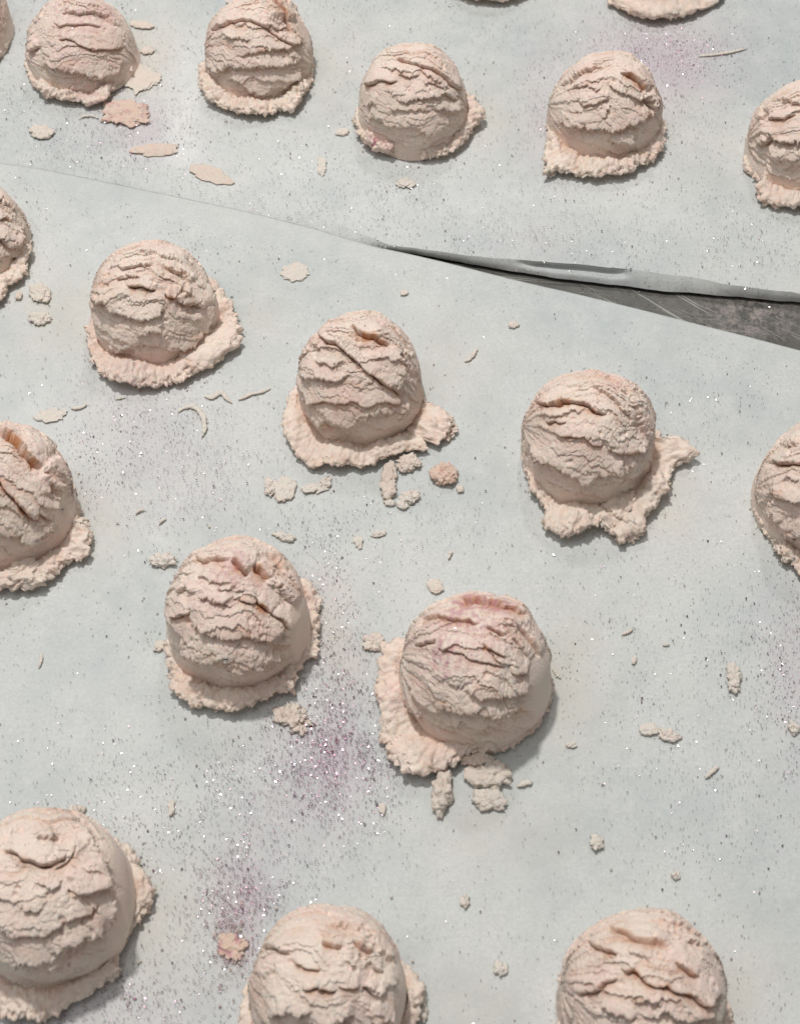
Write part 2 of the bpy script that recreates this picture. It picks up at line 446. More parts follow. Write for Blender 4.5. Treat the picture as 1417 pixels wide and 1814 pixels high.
# ------------------------------------------------------------------ scoops
# px measurements of the photograph: dome centre x, half width, top y, lowest point of the crease; outline of the rim; torn edges (depth, orange, points)
SC = [
 dict(cx=146, hw=98, top=-2, bot=163, tilt=.12,
  label='pale pink scoop at the upper left with a torn pink orange flake at its foot',
  rim=[(48, 120), (64, 153), (91, 173), (133, 177), (158, 183), (190, 177), (198, 158), (222, 138), (230, 118), (244, 94)],
  cr=[(1.2, .1, [(74, 111), (90, 113), (104, 112), (121, 120), (137, 122), (158, 123), (166, 138), (188, 130), (207, 122), (222, 108)]),
      (1.3, .35, [(101, 70), (120, 68), (135, 70), (150, 80), (165, 86), (186, 85), (203, 83), (222, 84)]),
      (.8, .3, [(94, 36), (110, 44), (140, 38), (165, 40), (185, 44)]), (.9, .0, [(48, 80), (60, 84), (70, 78)]), (.6, .2, [(110, 22), (140, 20), (170, 18), (195, 32)]),
      (.6, .2, [(150, 8), (180, 14), (208, 48)])]),
 dict(cx=458, hw=96, top=-3, bot=175, tilt=.1,
  label='cream scoop at the top with a peaked ragged crown, second from the upper left',
  rim=[(357, 120), (361, 163), (375, 183), (420, 198), (459, 204), (494, 193), (506, 196), (534, 183), (540, 168), (548, 143), (556, 114)],
  cr=[(1.1, .1, [(364, 112), (380, 120), (395, 121), (410, 114), (445, 116), (480, 112), (510, 107), (535, 100)]),
      (1.0, .0, [(400, 141), (412, 140), (430, 147), (440, 158), (458, 161), (480, 152), (500, 149), (519, 136), (538, 118)]),
      (1.0, .3, [(371, 52), (390, 44), (410, 37), (445, 36), (470, 46), (484, 58), (510, 74), (540, 76)]),
      (.9, .1, [(420, 98), (440, 90), (474, 84), (514, 80), (536, 66)]), (.7, .2, [(395, 70), (420, 66), (450, 74)]), (.8, .4, [(480, 10), (500, 25), (520, 60)])]),
 dict(cx=731, hw=97, top=79, bot=270, tilt=.15,
  label='pale scoop in the upper middle with a magenta speck on its thin rim',
  rim=[(632, 195), (640, 243), (660, 266), (695, 275), (700, 268), (735, 268), (748, 277), (790, 273), (815, 258), (828, 242), (838, 225), (856, 212), (850, 190), (838, 170)],
  cr=[(1.2, .3, [(700, 102), (725, 108), (745, 116), (765, 122), (785, 135), (805, 152), (822, 158)]),
      (1.3, .5, [(645, 148), (655, 149), (672, 142), (684, 142), (702, 144)]), (.7, .1, [(706, 128), (720, 134), (745, 135)]),
      (1.0, .0, [(700, 175), (715, 177), (735, 169), (752, 171), (768, 170), (788, 162), (810, 178)]),
      (.8, .0, [(690, 190), (715, 194), (745, 192), (765, 194)]), (1.0, .0, [(766, 192), (785, 188), (800, 194), (815, 198)]),
      (.9, .0, [(655, 206), (672, 208), (690, 222), (715, 220), (740, 222), (757, 230), (775, 228), (792, 218), (802, 208)]),
      (.6, .0, [(655, 182), (670, 182)]), (.5, .1, [(748, 145), (770, 148), (790, 158)])]),
 dict(cx=1073, hw=99, top=95, bot=281, tilt=.2,
  label='pale scoop on the rear sheet with a deep orange pit high on its right side',
  rim=[(971, 235), (966, 262), (968, 290), (963, 309), (983, 302), (1014, 309), (1049, 314), (1105, 308), (1145, 288), (1171, 263), (1178, 238), (1178, 215)],
  cr=[(1.4, .2, [(990, 212), (1004, 216), (1024, 219), (1045, 224), (1062, 218), (1080, 224), (1100, 222), (1112, 216), (1135, 205), (1158, 197)]),
      (1.0, .2, [(1026, 176), (1038, 180), (1054, 182), (1066, 178), (1078, 170)]), (1.0, .1, [(1066, 208), (1070, 200), (1078, 186)]),
      (1.5, .95, [(1098, 130), (1112, 131), (1125, 138), (1134, 150), (1140, 162)]),
      (.8, .1, [(980, 158), (1000, 142), (1014, 132), (1040, 121), (1065, 118)]), (.8, .1, [(1074, 150), (1090, 158), (1115, 170), (1145, 176)]),
      (.9, .0, [(1005, 226), (1030, 231), (1058, 234), (1075, 230), (1090, 244), (1103, 252), (1115, 244), (1130, 232)]), (1.2, .1, [(1138, 168), (1150, 180), (1160, 190)]), (.6, .1, [(1010, 150), (1040, 152), (1068, 160)])]),
 dict(cx=1427, hw=98, top=147, bot=340, tilt=.1,
  label='scoop cut by the right edge above the dark gap, its rim broken open',
  rim=[(1325, 262), (1317, 290), (1332, 302), (1348, 318), (1338, 335), (1348, 356), (1393, 367), (1430, 370), (1470, 365), (1515, 330), (1530, 290)],
  cr=[(1.4, .1, [(1337, 247), (1350, 252), (1363, 240), (1378, 246), (1400, 250), (1420, 246), (1460, 245), (1490, 235)]),
      (1.1, .5, [(1358, 208), (1370, 206), (1392, 205), (1410, 200)]), (.9, .0, [(1362, 268), (1375, 276), (1395, 280), (1417, 276)]), (.8, .0, [(1385, 298), (1400, 296), (1417, 294), (1450, 290)]),
      (.7, .1, [(1365, 178), (1385, 176), (1417, 182), (1450, 180)]), (.8, .0, [(1343, 210), (1350, 200), (1355, 192)])]),
 dict(cx=-82, hw=97, top=-60, bot=118, tilt=.1, low=1,
  label='sliver of a scoop poking in at the upper left corner',
  rim=[(-180, 60), (-140, 120), (-80, 140), (-20, 125), (0, 95), (17, 60)], cr=[]),
 dict(cx=872, hw=92, top=-190, bot=-14, tilt=.1, low=1,
  label='scoop cut off by the top edge, only a thin line of rim showing',
  rim=[(775, -60), (790, -25), (830, -5), (870, 0), (910, -3), (950, -30), (965, -60)], cr=[]),
 dict(cx=1172, hw=94, top=-170, bot=6, tilt=.1, low=1,
  label='scoop cut off by the top edge, thick pink rim above the purple glitter',
  rim=[(1075, -30), (1080, 3), (1120, 27), (1160, 36), (1190, 33), (1236, 20), (1262, 8), (1280, -5), (1285, -30)], cr=[]),
 dict(cx=-55, hw=107, top=322, bot=500, tilt=.1,
  label='scoop cut by the left edge with a chipped thin rim, above two white crumbs',
  rim=[(-160, 450), (-150, 510), (-80, 550), (-20, 545), (5, 525), (12, 506), (18, 503), (35, 495), (50, 475), (56, 450)],
  cr=[(1.2, .2, [(-20, 425), (0, 418), (15, 434), (30, 424), (36, 400)]), (1.1, .4, [(-10, 385), (8, 382), (20, 392)]), (.8, .1, [(-30, 450), (0, 455), (20, 448), (40, 452)]), (.8, .2, [(-40, 350), (0, 355), (25, 380)])]),
 dict(cx=273, hw=112, top=433, bot=640, tilt=.22,
  label='scoop with two small dark holes in its face and a wide smooth flap of rim',
  rim=[(155, 575), (155, 598), (160, 630), (166, 645), (183, 668), (212, 682), (261, 686), (300, 679), (353, 659), (399, 628), (409, 608), (424, 587), (420, 559), (410, 540), (399, 520), (380, 500)],
  cr=[(1.3, .0, [(166, 528), (185, 532), (198, 536), (206, 548), (225, 552), (247, 560), (262, 556), (280, 550), (296, 545)]),
      (1.9, .8, [(226, 504), (240, 503), (255, 506), (268, 508), (278, 514)]), (2.0, .8, [(292, 519), (304, 521), (314, 526)]),
      (1.2, .2, [(314, 528), (330, 534), (346, 532), (356, 546)]), (.8, .0, [(196, 611), (212, 614), (226, 612), (240, 618)]),
      (.9, .0, [(244, 594), (258, 588), (272, 584), (292, 582)]), (.9, .1, [(292, 612), (312, 614), (325, 609), (346, 598), (360, 584)]),
      (.7, .1, [(205, 474), (220, 472), (247, 469), (275, 470)]), (.7, .1, [(290, 468), (308, 474), (325, 484), (340, 500)]), (.6, .1, [(205, 492), (230, 488), (250, 490)]),
      (.6, .0, [(240, 450), (265, 448), (300, 456), (330, 470)]), (.9, .0, [(366, 592), (372, 540), (366, 496), (352, 466)])]),
 dict(cx=637, hw=112, top=560, bot=786, tilt=.3,
  label='central scoop with a long slanting gash, an orange groove on top and knobbly rim',
  rim=[(510, 715), (502, 735), (499, 756), (517, 793), (530, 812), (545, 826), (575, 824), (591, 828), (620, 824), (637, 828), (679, 812), (715, 798), (753, 779), (760, 793), (775, 788), (789, 775), (796, 762), (806, 752), (792, 735), (782, 724), (765, 712), (752, 700)],
  cr=[(1.8, .45, [(562, 595), (580, 600), (600, 612), (618, 625), (634, 636), (650, 650), (664, 660), (678, 672), (692, 682), (704, 692), (716, 690)]),
      (1.5, .9, [(628, 580), (640, 590), (652, 596), (666, 604), (690, 610)]), (.8, .0, [(530, 664), (548, 667), (566, 665), (585, 670), (605, 667), (626, 668)]),
      (1.4, .3, [(532, 704), (548, 710), (564, 706), (580, 710), (600, 713), (620, 706), (636, 706), (650, 716), (664, 712), (680, 708), (696, 710), (712, 704)]),
      (1.0, .0, [(536, 730), (552, 736), (568, 745), (585, 742), (602, 748), (618, 744), (634, 740), (650, 732), (664, 726), (690, 730)]),
      (1.1, .1, [(722, 676), (712, 650), (700, 628), (708, 616)]), (.7, .2, [(548, 620), (562, 610), (570, 602)]), (.7, .0, [(704, 740), (708, 726), (716, 712)]), (.6, .1, [(560, 640), (590, 645), (615, 640)])]),
 dict(cx=1045, hw=117, top=657, bot=896, tilt=.3,
  label='scoop with brown cracks at its upper left and a spiky rim reaching right',
  rim=[(928, 815), (930, 840), (942, 876), (958, 886), (966, 908), (964, 938), (985, 946), (1010, 951), (1040, 942), (1064, 930), (1085, 952), (1096, 960), (1120, 950), (1146, 944), (1140, 925), (1150, 908), (1175, 880), (1184, 862), (1192, 838), (1196, 826), (1226, 812), (1240, 806), (1222, 793), (1205, 784), (1172, 782)],
  cr=[(1.7, .75, [(946, 712), (966, 713), (988, 712), (994, 706), (1010, 708), (1026, 710), (1044, 716), (1058, 726), (1074, 732)]),
      (1.3, .6, [(982, 764), (1000, 766), (1024, 770), (1036, 768), (1048, 780), (1060, 788), (1070, 786)]), (1.0, .1, [(1076, 790), (1092, 792), (1110, 798), (1130, 794), (1148, 786)]),
      (1.4, .05, [(938, 790), (950, 800), (962, 812), (978, 812), (994, 826), (1012, 830), (1026, 838), (1040, 846), (1056, 838), (1072, 840), (1088, 832), (1094, 822), (1098, 808)]),
      (.9, .3, [(966, 750), (980, 746), (1004, 745)]), (1.3, .3, [(1110, 848), (1124, 838), (1142, 834), (1152, 822), (1158, 806)]),
      (.7, .1, [(1042, 680), (1066, 688), (1090, 706), (1112, 730), (1126, 756)]), (.6, .1, [(1080, 676), (1112, 700), (1136, 740), (1150, 780)]), (.6, .0, [(1000, 690), (1020, 678), (1050, 672)]), (.8, .0, [(1098, 856), (1102, 836), (1112, 820)])]),
 dict(cx=1464, hw=118, top=728, bot=985, tilt=.1,
  label='scoop cut by the right edge at mid height with a reddish crack near its top',
  rim=[(1346, 885), (1340, 905), (1348, 930), (1362, 940), (1366, 955), (1376, 978), (1392, 1000), (1402, 990), (1412, 1008), (1422, 1026), (1460, 1035), (1530, 1020), (1590, 960)],
  cr=[(1.6, .6, [(1356, 818), (1366, 812), (1380, 818), (1396, 816), (1417, 819), (1450, 816)]), (1.3, .0, [(1362, 868), (1376, 872), (1392, 876), (1410, 880), (1430, 884), (1470, 880)]),
      (1.2, .0, [(1384, 940), (1398, 936), (1408, 944), (1420, 934), (1460, 940)]), (.8, .2, [(1382, 784), (1395, 780), (1417, 782)]), (.9, .0, [(1366, 880), (1372, 900), (1386, 920)]), (.6, .0, [(1390, 846), (1417, 850)])]),
 dict(cx=3, hw=121, top=748, bot=1002, tilt=.35,
  label='scoop cut by the left edge with a curled flap and a wide orange groove',
  rim=[(-120, 920), (-110, 1000), (-60, 1035), (0, 1044), (25, 1040), (47, 1048), (66, 1032), (92, 1018), (124, 993), (148, 988), (163, 982), (154, 962), (163, 950), (162, 926), (144, 936), (140, 918), (144, 898), (134, 890)],
  cr=[(2.2, .9, [(-20, 756), (2, 762), (20, 772), (36, 788), (48, 800), (60, 814), (76, 828)]), (1.5, .4, [(86, 876), (84, 856), (74, 838)]),
      (1.9, .6, [(-10, 840), (4, 850), (16, 866), (30, 878), (44, 896), (56, 912), (68, 918)]), (1.3, .0, [(-10, 940), (10, 940), (34, 940), (40, 950), (58, 952), (66, 940), (82, 934), (106, 928)]),
      (.9, .3, [(60, 916), (66, 905), (90, 920)]), (.7, .0, [(95, 905), (104, 880), (106, 850)])]),
 dict(cx=419, hw=129, top=951, bot=1221, tilt=.3,
  label='large scoop with three dark pits towards its right, up and left of the purple glitter',
  rim=[(290, 1150), (295, 1172), (302, 1188), (305, 1208), (314, 1233), (343, 1250), (370, 1252), (403, 1261), (430, 1255), (448, 1252), (470, 1238), (486, 1230), (505, 1228), (524, 1216), (530, 1190), (536, 1172), (565, 1152), (560, 1120), (566, 1100), (562, 1084), (568, 1058), (560, 1040), (549, 1030)],
  cr=[(1.2, .6, [(341, 984), (356, 988), (372, 985), (392, 988), (408, 990)]), (1.7, 1.0, [(408, 989), (420, 994), (432, 1002), (446, 1014)]), (1.7, 1.0, [(456, 998), (464, 1008), (472, 1016), (480, 1022)]),
      (.9, .2, [(350, 1056), (372, 1056), (390, 1062), (412, 1068)]), (1.2, .3, [(424, 1062), (438, 1066), (456, 1064)]), (1.6, 1.0, [(456, 1062), (470, 1070), (486, 1082)]), (1.0, .4, [(484, 1082), (496, 1092), (508, 1100), (516, 1114)]),
      (1.1, .4, [(305, 1092), (320, 1088), (337, 1084)]), (1.2, .1, [(338, 1106), (352, 1108), (365, 1112), (385, 1120), (403, 1124), (422, 1120), (441, 1118), (458, 1122), (476, 1126), (496, 1116), (506, 1108)]),
      (1.4, .05, [(317, 1132), (328, 1140), (337, 1152), (350, 1156), (360, 1163), (376, 1162), (392, 1162), (404, 1154), (412, 1168), (424, 1172), (440, 1166), (456, 1168), (470, 1162), (488, 1160), (500, 1150)]),
      (.8, .2, [(320, 1044), (334, 1040), (346, 1048)]), (.9, .3, [(474, 976), (486, 984), (500, 996), (508, 1012)]), (.7, .1, [(490, 1030), (504, 1050), (516, 1070)]), (.6, .0, [(350, 1020), (380, 1026), (410, 1030)]), (.6, .0, [(385, 1040), (420, 1046), (440, 1042)])]),
 dict(cx=846, hw=132, top=1040, bot=1322, tilt=.3,
  label='largest whole scoop with a pink blushed face and an orange streak behind its crown',
  rim=[(676, 1140), (670, 1165), (671, 1190), (671, 1250), (676, 1290), (687, 1330), (700, 1352), (714, 1368), (735, 1374), (751, 1380), (770, 1368), (789, 1365), (806, 1350), (830, 1338), (850, 1332), (878, 1330), (900, 1320), (923, 1308), (945, 1290), (962, 1272), (974, 1241), (980, 1200)],
  cr=[(1.2, .6, [(736, 1110), (750, 1096), (772, 1088), (795, 1090), (814, 1092), (834, 1094), (850, 1104)]), (1.3, .5, [(862, 1108), (878, 1116), (892, 1126)]),
      (1.0, .4, [(729, 1140), (750, 1134), (772, 1134)]), (1.0, .35, [(780, 1146), (800, 1150), (828, 1156), (848, 1168), (866, 1172), (896, 1184)]), (1.1, .5, [(852, 1142), (870, 1146), (884, 1156), (893, 1165)]),
      (1.5, .5, [(904, 1190), (916, 1188), (934, 1194)]), (1.0, .1, [(826, 1222), (850, 1224), (876, 1228), (905, 1228), (930, 1222), (944, 1212)]), (.9, .1, [(716, 1232), (728, 1246), (742, 1256), (758, 1258)]),
      (1.1, .1, [(768, 1256), (782, 1250), (796, 1252), (812, 1248), (830, 1250), (846, 1246), (860, 1256), (874, 1256), (892, 1252), (912, 1256), (930, 1248)]),
      (.8, .0, [(790, 1286), (804, 1280), (818, 1274), (832, 1278), (846, 1284), (866, 1280), (888, 1282)]), (1.1, .9, [(800, 1052), (820, 1060), (848, 1062), (874, 1068), (902, 1082), (930, 1096)]),
      (.8, .3, [(908, 1108), (926, 1122), (944, 1142), (956, 1160)]), (.6, .1, [(880, 1100), (900, 1120), (922, 1150), (936, 1170)]), (.7, .0, [(798, 1212), (812, 1210), (824, 1214)])]),
 dict(cx=80, hw=149, top=1437, bot=1746, tilt=.3,
  label='big scoop at the lower left, smooth down its right side, roughly torn in front',
  rim=[(-70, 1640), (-50, 1740), (-10, 1790), (28, 1808), (78, 1806), (100, 1796), (131, 1775), (150, 1768), (172, 1752), (190, 1742), (210, 1730), (206, 1705), (212, 1680), (228, 1652), (245, 1632), (262, 1604), (274, 1580), (262, 1555), (246, 1535), (243, 1520), (225, 1500), (205, 1485)],
  cr=[(1.6, .45, [(4, 1500), (16, 1502), (30, 1510), (44, 1520), (60, 1528), (76, 1530), (88, 1530), (98, 1518), (112, 1518), (120, 1510)]),
      (1.5, .3, [(118, 1574), (132, 1582), (146, 1584), (158, 1580), (174, 1574), (182, 1560)]), (1.6, .4, [(-10, 1636), (8, 1642), (22, 1652), (40, 1654), (60, 1650), (76, 1650), (88, 1640), (104, 1634), (118, 1624), (136, 1616), (156, 1612), (170, 1600)]),
      (1.2, .1, [(90, 1684), (100, 1676), (118, 1672), (130, 1664), (148, 1650), (170, 1646), (186, 1642)]), (.9, .2, [(40, 1600), (54, 1606), (76, 1612)]), (1.0, .0, [(26, 1702), (40, 1694), (72, 1694), (92, 1696), (112, 1708)]),
      (1.3, .0, [(192, 1640), (190, 1600), (184, 1560), (176, 1520), (160, 1490), (148, 1470)]), (1.0, .5, [(98, 1540), (108, 1532), (124, 1520), (132, 1500)]), (.8, .1, [(70, 1488), (90, 1484), (106, 1474)]), (.7, .0, [(60, 1560), (90, 1566), (108, 1560)])]),
 dict(cx=582, hw=142, top=1605, bot=1905, tilt=.3,
  label='scoop cut by the bottom edge with a deep dark crack, right of the pink powder',
  rim=[(430, 1760), (430, 1850), (500, 1940), (600, 1955), (690, 1900), (722, 1850), (736, 1815), (742, 1790), (752, 1760), (745, 1738)],
  cr=[(1.5, .0, [(446, 1698), (458, 1682), (476, 1674), (498, 1673), (510, 1678), (516, 1690)]), (1.1, .4, [(519, 1702), (536, 1708), (550, 1714), (568, 1714)]),
      (1.6, .7, [(572, 1668), (586, 1670), (598, 1673), (608, 1676)]), (1.5, .6, [(628, 1664), (640, 1672), (650, 1680), (660, 1686)]),
      (1.9, .7, [(538, 1754), (552, 1748), (566, 1740), (576, 1746), (588, 1750), (598, 1754)]), (1.4, .5, [(600, 1746), (616, 1744), (640, 1744)]), (1.3, .1, [(648, 1740), (662, 1748), (676, 1762)]),
      (1.2, .1, [(480, 1796), (494, 1786), (514, 1780), (530, 1792), (556, 1796)]), (1.2, .1, [(556, 1816), (580, 1808), (610, 1798), (630, 1796)]), (1.1, .1, [(650, 1806), (668, 1800), (690, 1806)]),
      (.9, .2, [(585, 1632), (605, 1636), (625, 1642), (642, 1654)]), (.8, .2, [(655, 1706), (664, 1714), (676, 1716)]), (.8, .0, [(610, 1696), (620, 1704), (628, 1708)]), (.8, .1, [(645, 1650), (668, 1668), (690, 1690), (700, 1705)])]),
 dict(cx=1143, hw=147, top=1615, bot=1925, tilt=.3,
  label='scoop cut by the bottom edge with reddish brown cracks zigzagging over its crown',
  rim=[(990, 1790), (1000, 1880), (1060, 1950), (1143, 1970), (1230, 1950), (1290, 1880), (1300, 1800)],
  cr=[(1.5, .65, [(1076, 1640), (1096, 1644), (1116, 1652), (1132, 1664), (1150, 1668), (1168, 1668), (1185, 1672)]), (1.5, .6, [(1044, 1668), (1060, 1674), (1076, 1682), (1088, 1684), (1102, 1690)]),
      (1.7, .65, [(1097, 1716), (1110, 1720), (1124, 1718), (1136, 1726), (1150, 1736), (1164, 1740), (1180, 1738), (1196, 1750), (1214, 1756), (1230, 1762), (1246, 1774), (1262, 1768), (1280, 1764)]),
      (1.5, .55, [(1022, 1762), (1036, 1756), (1050, 1752), (1070, 1744), (1090, 1732)]), (1.5, .6, [(1200, 1704), (1212, 1714), (1226, 1722), (1240, 1726)]), (.9, .1, [(1122, 1774), (1145, 1770), (1170, 1776)]),
      (1.1, .1, [(1066, 1774), (1084, 1784), (1104, 1794), (1130, 1806)]), (1.1, .1, [(1132, 1800), (1160, 1790), (1175, 1788), (1190, 1794), (1210, 1800), (1240, 1800), (1266, 1796)]), (.8, .2, [(1215, 1668), (1232, 1668), (1246, 1674)]),
      (.7, .0, [(1118, 1688), (1140, 1690), (1155, 1700)]), (.6, .1, [(1160, 1632), (1190, 1640), (1215, 1652)])]),
]

REC = []
BUMP = {1: [(500, 8, 34, .13), (478, 30, 24, .05)], 10: [(640, 578, 44, .05), (728, 640, 22, .07), (590, 600, 24, .04)], 13: [(98, 840, 26, .09), (72, 775, 34, .06)],
        16: [(150, 1560, 30, .08), (56, 1495, 44, .05), (140, 1486, 20, .05)], 15: [(905, 1085, 36, .05)], 11: [(1112, 828, 22, .05), (1128, 806, 18, .04)], 9: [(190, 516, 34, .03), (322, 512, 14, .05)],
        14: [(440, 985, 22, .04)], 17: [(470, 1700, 30, .05)], 0: [(175, 150, 22, .04)], 3: [(1150, 130, 30, .04)], 4: [(1380, 262, 22, .06)]}
SMOOTH = {16: [(212, 1580, 42, 110)], 9: [(376, 550, 20, 60)], 15: [(960, 1220, 24, 60)], 17: [(712, 1770, 20, 90)], 14: [(535, 1110, 22, 60)], 13: [(115, 930, 18, 50)]}


def crack_field(q_sharp, q_soft, Rpx, cracks):
    """Displacement (in radii) made by the torn edges, the shift towards the open side and the orange tint."""
    n = len(q_sharp)
    D = np.zeros(n); TX = np.zeros(n); TY = np.zeros(n); TI = np.zeros(n)
    for k, orange, pts in cracks:
        q = q_soft if orange >= .3 else q_sharp
        p = np.array(pts, float)
        seg = np.linalg.norm(np.diff(p, axis=0), axis=1); L = seg.sum(); acc = np.concatenate([[0], np.cumsum(seg)])
        m = Rpx * 0.55
        sel = np.where((q[:, 0] > p[:, 0].min() - m) & (q[:, 0] < p[:, 0].max() + m) & (q[:, 1] > p[:, 1].min() - m) & (q[:, 1] < p[:, 1].max() + m))[0]
        if not len(sel):
            continue
        Q = q[sel]
        bd = np.full(len(sel), 1e9); bs = np.zeros(len(sel)); bt = np.zeros(len(sel)); bn = np.zeros((len(sel), 2))
        for i in range(len(p) - 1):
            d = p[i + 1] - p[i]; l = seg[i] + 1e-9; dn = d / l; nn = np.array([-dn[1], dn[0]])
            if len(p) > 2:
                pass
            w = Q - p[i]
            t = np.clip(w @ dn, 0, l)
            c = w - t[:, None] * dn
            dist = np.linalg.norm(c, axis=1)
            b = dist < bd - 1e-9
            bd[b] = dist[b]
            s = (w @ nn)
            bs[b] = np.sign(s[b]); bt[b] = (acc[i] + t[b]); bn[b] = nn
        # distance past the ends of the tear fades it out
        s = bd * bs / Rpx
        taper = sstep(0, min(0.22 * L, 0.25 * Rpx), bt) * sstep(0, min(0.22 * L, 0.25 * Rpx), L - bt)
        inner = 0.35 + 0.65 * np.sqrt(np.clip(taper, 0, 1))
        tp = np.sqrt(np.clip(taper, 0, 1))
        kk = k * tp
        wst = sstep(-0.009, 0.013, s)
        if orange >= .3:      # a narrow dark slit under a thin overhanging lip
            wst = sstep(-0.008, 0.010, s)
            up = 0.034 * kk * np.exp(np.minimum(s, 0) / 0.14) * (1 - wst)
            sp = np.maximum(s, 0)
            dn_ = -(0.020 * kk * np.exp(-sp / 0.09) + (0.085 + 0.09 * max(0, k - 1.3)) * k * tp * np.exp(-(sp / (0.030 + 0.022 * max(0, k - 1.4))) ** 2)) * wst
            D[sel] += up + dn_
            sh = 0.040 * kk * np.exp(np.minimum(s, 0) / 0.03) * (1 - wst)
            TX[sel] += sh * bn[:, 0]; TY[sel] += sh * bn[:, 1]
            ti = (orange + .5 * max(0, k - 1.5)) * tp * np.exp(-np.maximum(np.abs(s - 0.03) - .02, 0) / (0.03 + 0.05 * orange)) * sstep(-.03, -.005, s)  # orange inner dough; in deep pits the extra brown is painted shade
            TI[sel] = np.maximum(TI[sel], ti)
            continue
        up = 0.060 * kk * np.exp(np.minimum(s, 0) / 0.16) * (1 - wst)
        dn_ = -(0.060 * kk * np.exp(-np.maximum(s, 0) / 0.11) + 0.10 * max(0, k - .9) * tp * np.exp(-((s - 0.03) / 0.055) ** 2)) * wst
        D[sel] += up + dn_
        sh = 0.066 * kk * np.exp(np.minimum(s, 0) / 0.035) * (1 - wst)
        TX[sel] += sh * bn[:, 0]; TY[sel] += sh * bn[:, 1]
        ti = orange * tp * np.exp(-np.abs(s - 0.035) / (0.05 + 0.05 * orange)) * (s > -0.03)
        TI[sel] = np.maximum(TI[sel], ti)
    return D, TX, TY, TI


def build_scoop(i, d):
    cx, hw, top, bot = d['cx'], d['hw'], d['top'], d['bot']
    low = d.get('low', 0)
    # real size and place from the outline
    zc = 0.005
    front = g1(cx, bot, zc)
    R = 0.03
    for _ in range(12):
        cen = np.array([front[0], front[1] + 0.97 * R, R * 0.45])
        depth = (cen - CAM) @ FWD
        R = hw * depth / F_PX * 0.975
    cen0 = np.array([front[0], front[1] + 0.97 * R, 0.0])
    best = None
    for h in np.linspace(0.12, 0.75, 43) * R:
        c = cen0 + np.array([0, 0, h])
        v = c - CAM; dist = np.linalg.norm(v)
        ang = math.atan2(v @ UP, v @ FWD) + math.asin(0.93 * R / dist)
        y = H_PX / 2 - F_PX * math.tan(ang)
        if best is None or abs(y - top) < best[0]:
            best = (abs(y - top), h, y)
    h = best[1]
    for _ in range(3):   # keep the dome's middle over the measured column
        q = project((cen0 + np.array([0, 0, h]))[None])[0]
        cen0[0] += (cx - q[0]) * ((cen0 - CAM) @ FWD) / F_PX
    REC.append((i, R, h / R, best[2] - top, cen0))
    root = bpy.data.objects.new('dough_scoop', None)
    COL.objects.link(root)
    root.location = cen0; root.empty_display_size = R
    tagp(root, d['label'], 'scoop', 'ice cream style dough scoops set out on parchment')
    sd = 31 * i + 5
    # ---- dome
    NA, NV = (160, 70) if low else ((330, 165) if hw < 125 else (370, 190))
    th = np.linspace(-math.pi, math.pi, NA, endpoint=False)
    th = -math.pi / 2 + th - 0.45 * np.sin(th)
    Larc = h + R * math.pi / 2
    u = np.linspace(0, 1, NV) ** 0.96
    ss = u * Larc
    rad = np.where(ss < h, R, R * np.cos(np.clip((ss - h) / R, 0, math.pi / 2)))
    zz = np.where(ss < h, ss, h + R * np.sin(np.clip((ss - h) / R, 0, math.pi / 2)))
    nr = np.where(ss < h, 1.0, np.cos((ss - h) / R)); nz = np.where(ss < h, 0.0, np.sin((ss - h) / R))
    rad[-1] = 1e-6
    taper = 1.035 - 0.13 * np.clip(zz / (h + R), 0, 1) - 0.02 * np.exp(-zz / (0.12 * R))
    TH, _ = np.meshgrid(th, u, indexing='ij')
    ct, st = np.cos(TH), np.sin(TH)
    P = np.stack([ct * (rad * taper), st * (rad * taper), np.broadcast_to(zz, TH.shape)], -1).reshape(-1, 3)
    N = np.stack([ct * nr, st * nr, np.broadcast_to(nz, TH.shape)], -1).reshape(-1, 3)
    X = P / R + i * 7.7
    wp = P + cen0
    vd = CAM - wp; vd /= np.linalg.norm(vd, axis=1, keepdims=True)
    facing = sstep(0.04, 0.42, (N * vd).sum(1))
    q = project(wp)
    depth = (wp - CAM) @ FWD
    Rpx = hw
    wv = np.stack([fbm(X * 5, 3, sd, .6), fbm(X * 5, 3, sd + 40, .6)], -1) * 0.045 * Rpx + np.stack([perlin(X * 22, sd + 3), perlin(X * 22, sd + 4)], -1) * 0.022 * Rpx
    wsoft = np.stack([fbm(X * 4, 2, sd, .5), fbm(X * 4, 2, sd + 40, .5)], -1) * 0.035 * Rpx + np.stack([perlin(X * 20, sd + 3), perlin(X * 20, sd + 4)], -1) * 0.006 * Rpx
    wv += np.stack([perlin(X * 45, sd + 5), perlin(X * 45, sd + 6)], -1) * 0.013 * Rpx
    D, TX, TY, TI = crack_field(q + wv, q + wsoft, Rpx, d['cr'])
    ndv = np.where(N[:, 1] > 0, 1, np.clip((N * vd).sum(1), .5, 1))
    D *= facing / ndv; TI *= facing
    for bx, by, br, bh in BUMP.get(i, []):
        qq = q + wv * 1.3
        D += bh * sstep(1.15, .70, np.hypot(qq[:, 0] - bx, qq[:, 1] - by) / br) * np.where(N[:, 1] > .6, .8, facing)
    smooth = np.ones(len(P))
    for bx, by, bw, bh in SMOOTH.get(i, []):
        smooth *= 1 - sstep(1.25, .8, np.hypot((q[:, 0] - bx) / bw, (q[:, 1] - by) / bh))
    # general low relief
    low_n = fbm(X * 1.2, 2, sd + 7) * 0.055
    # overlapping torn layers that sweep over the crown, about a tilted left-right axis
    t_ = d['tilt']
    ax = np.array([math.cos(t_), -math.sin(t_) * 0.6, -math.sin(t_) * 0.8])
    e2 = np.cross(ax, [0, 0, 1.0]); e2 /= np.linalg.norm(e2); e3 = np.cross(e2, ax)
    C = P - np.array([0, 0, h * 0.55])
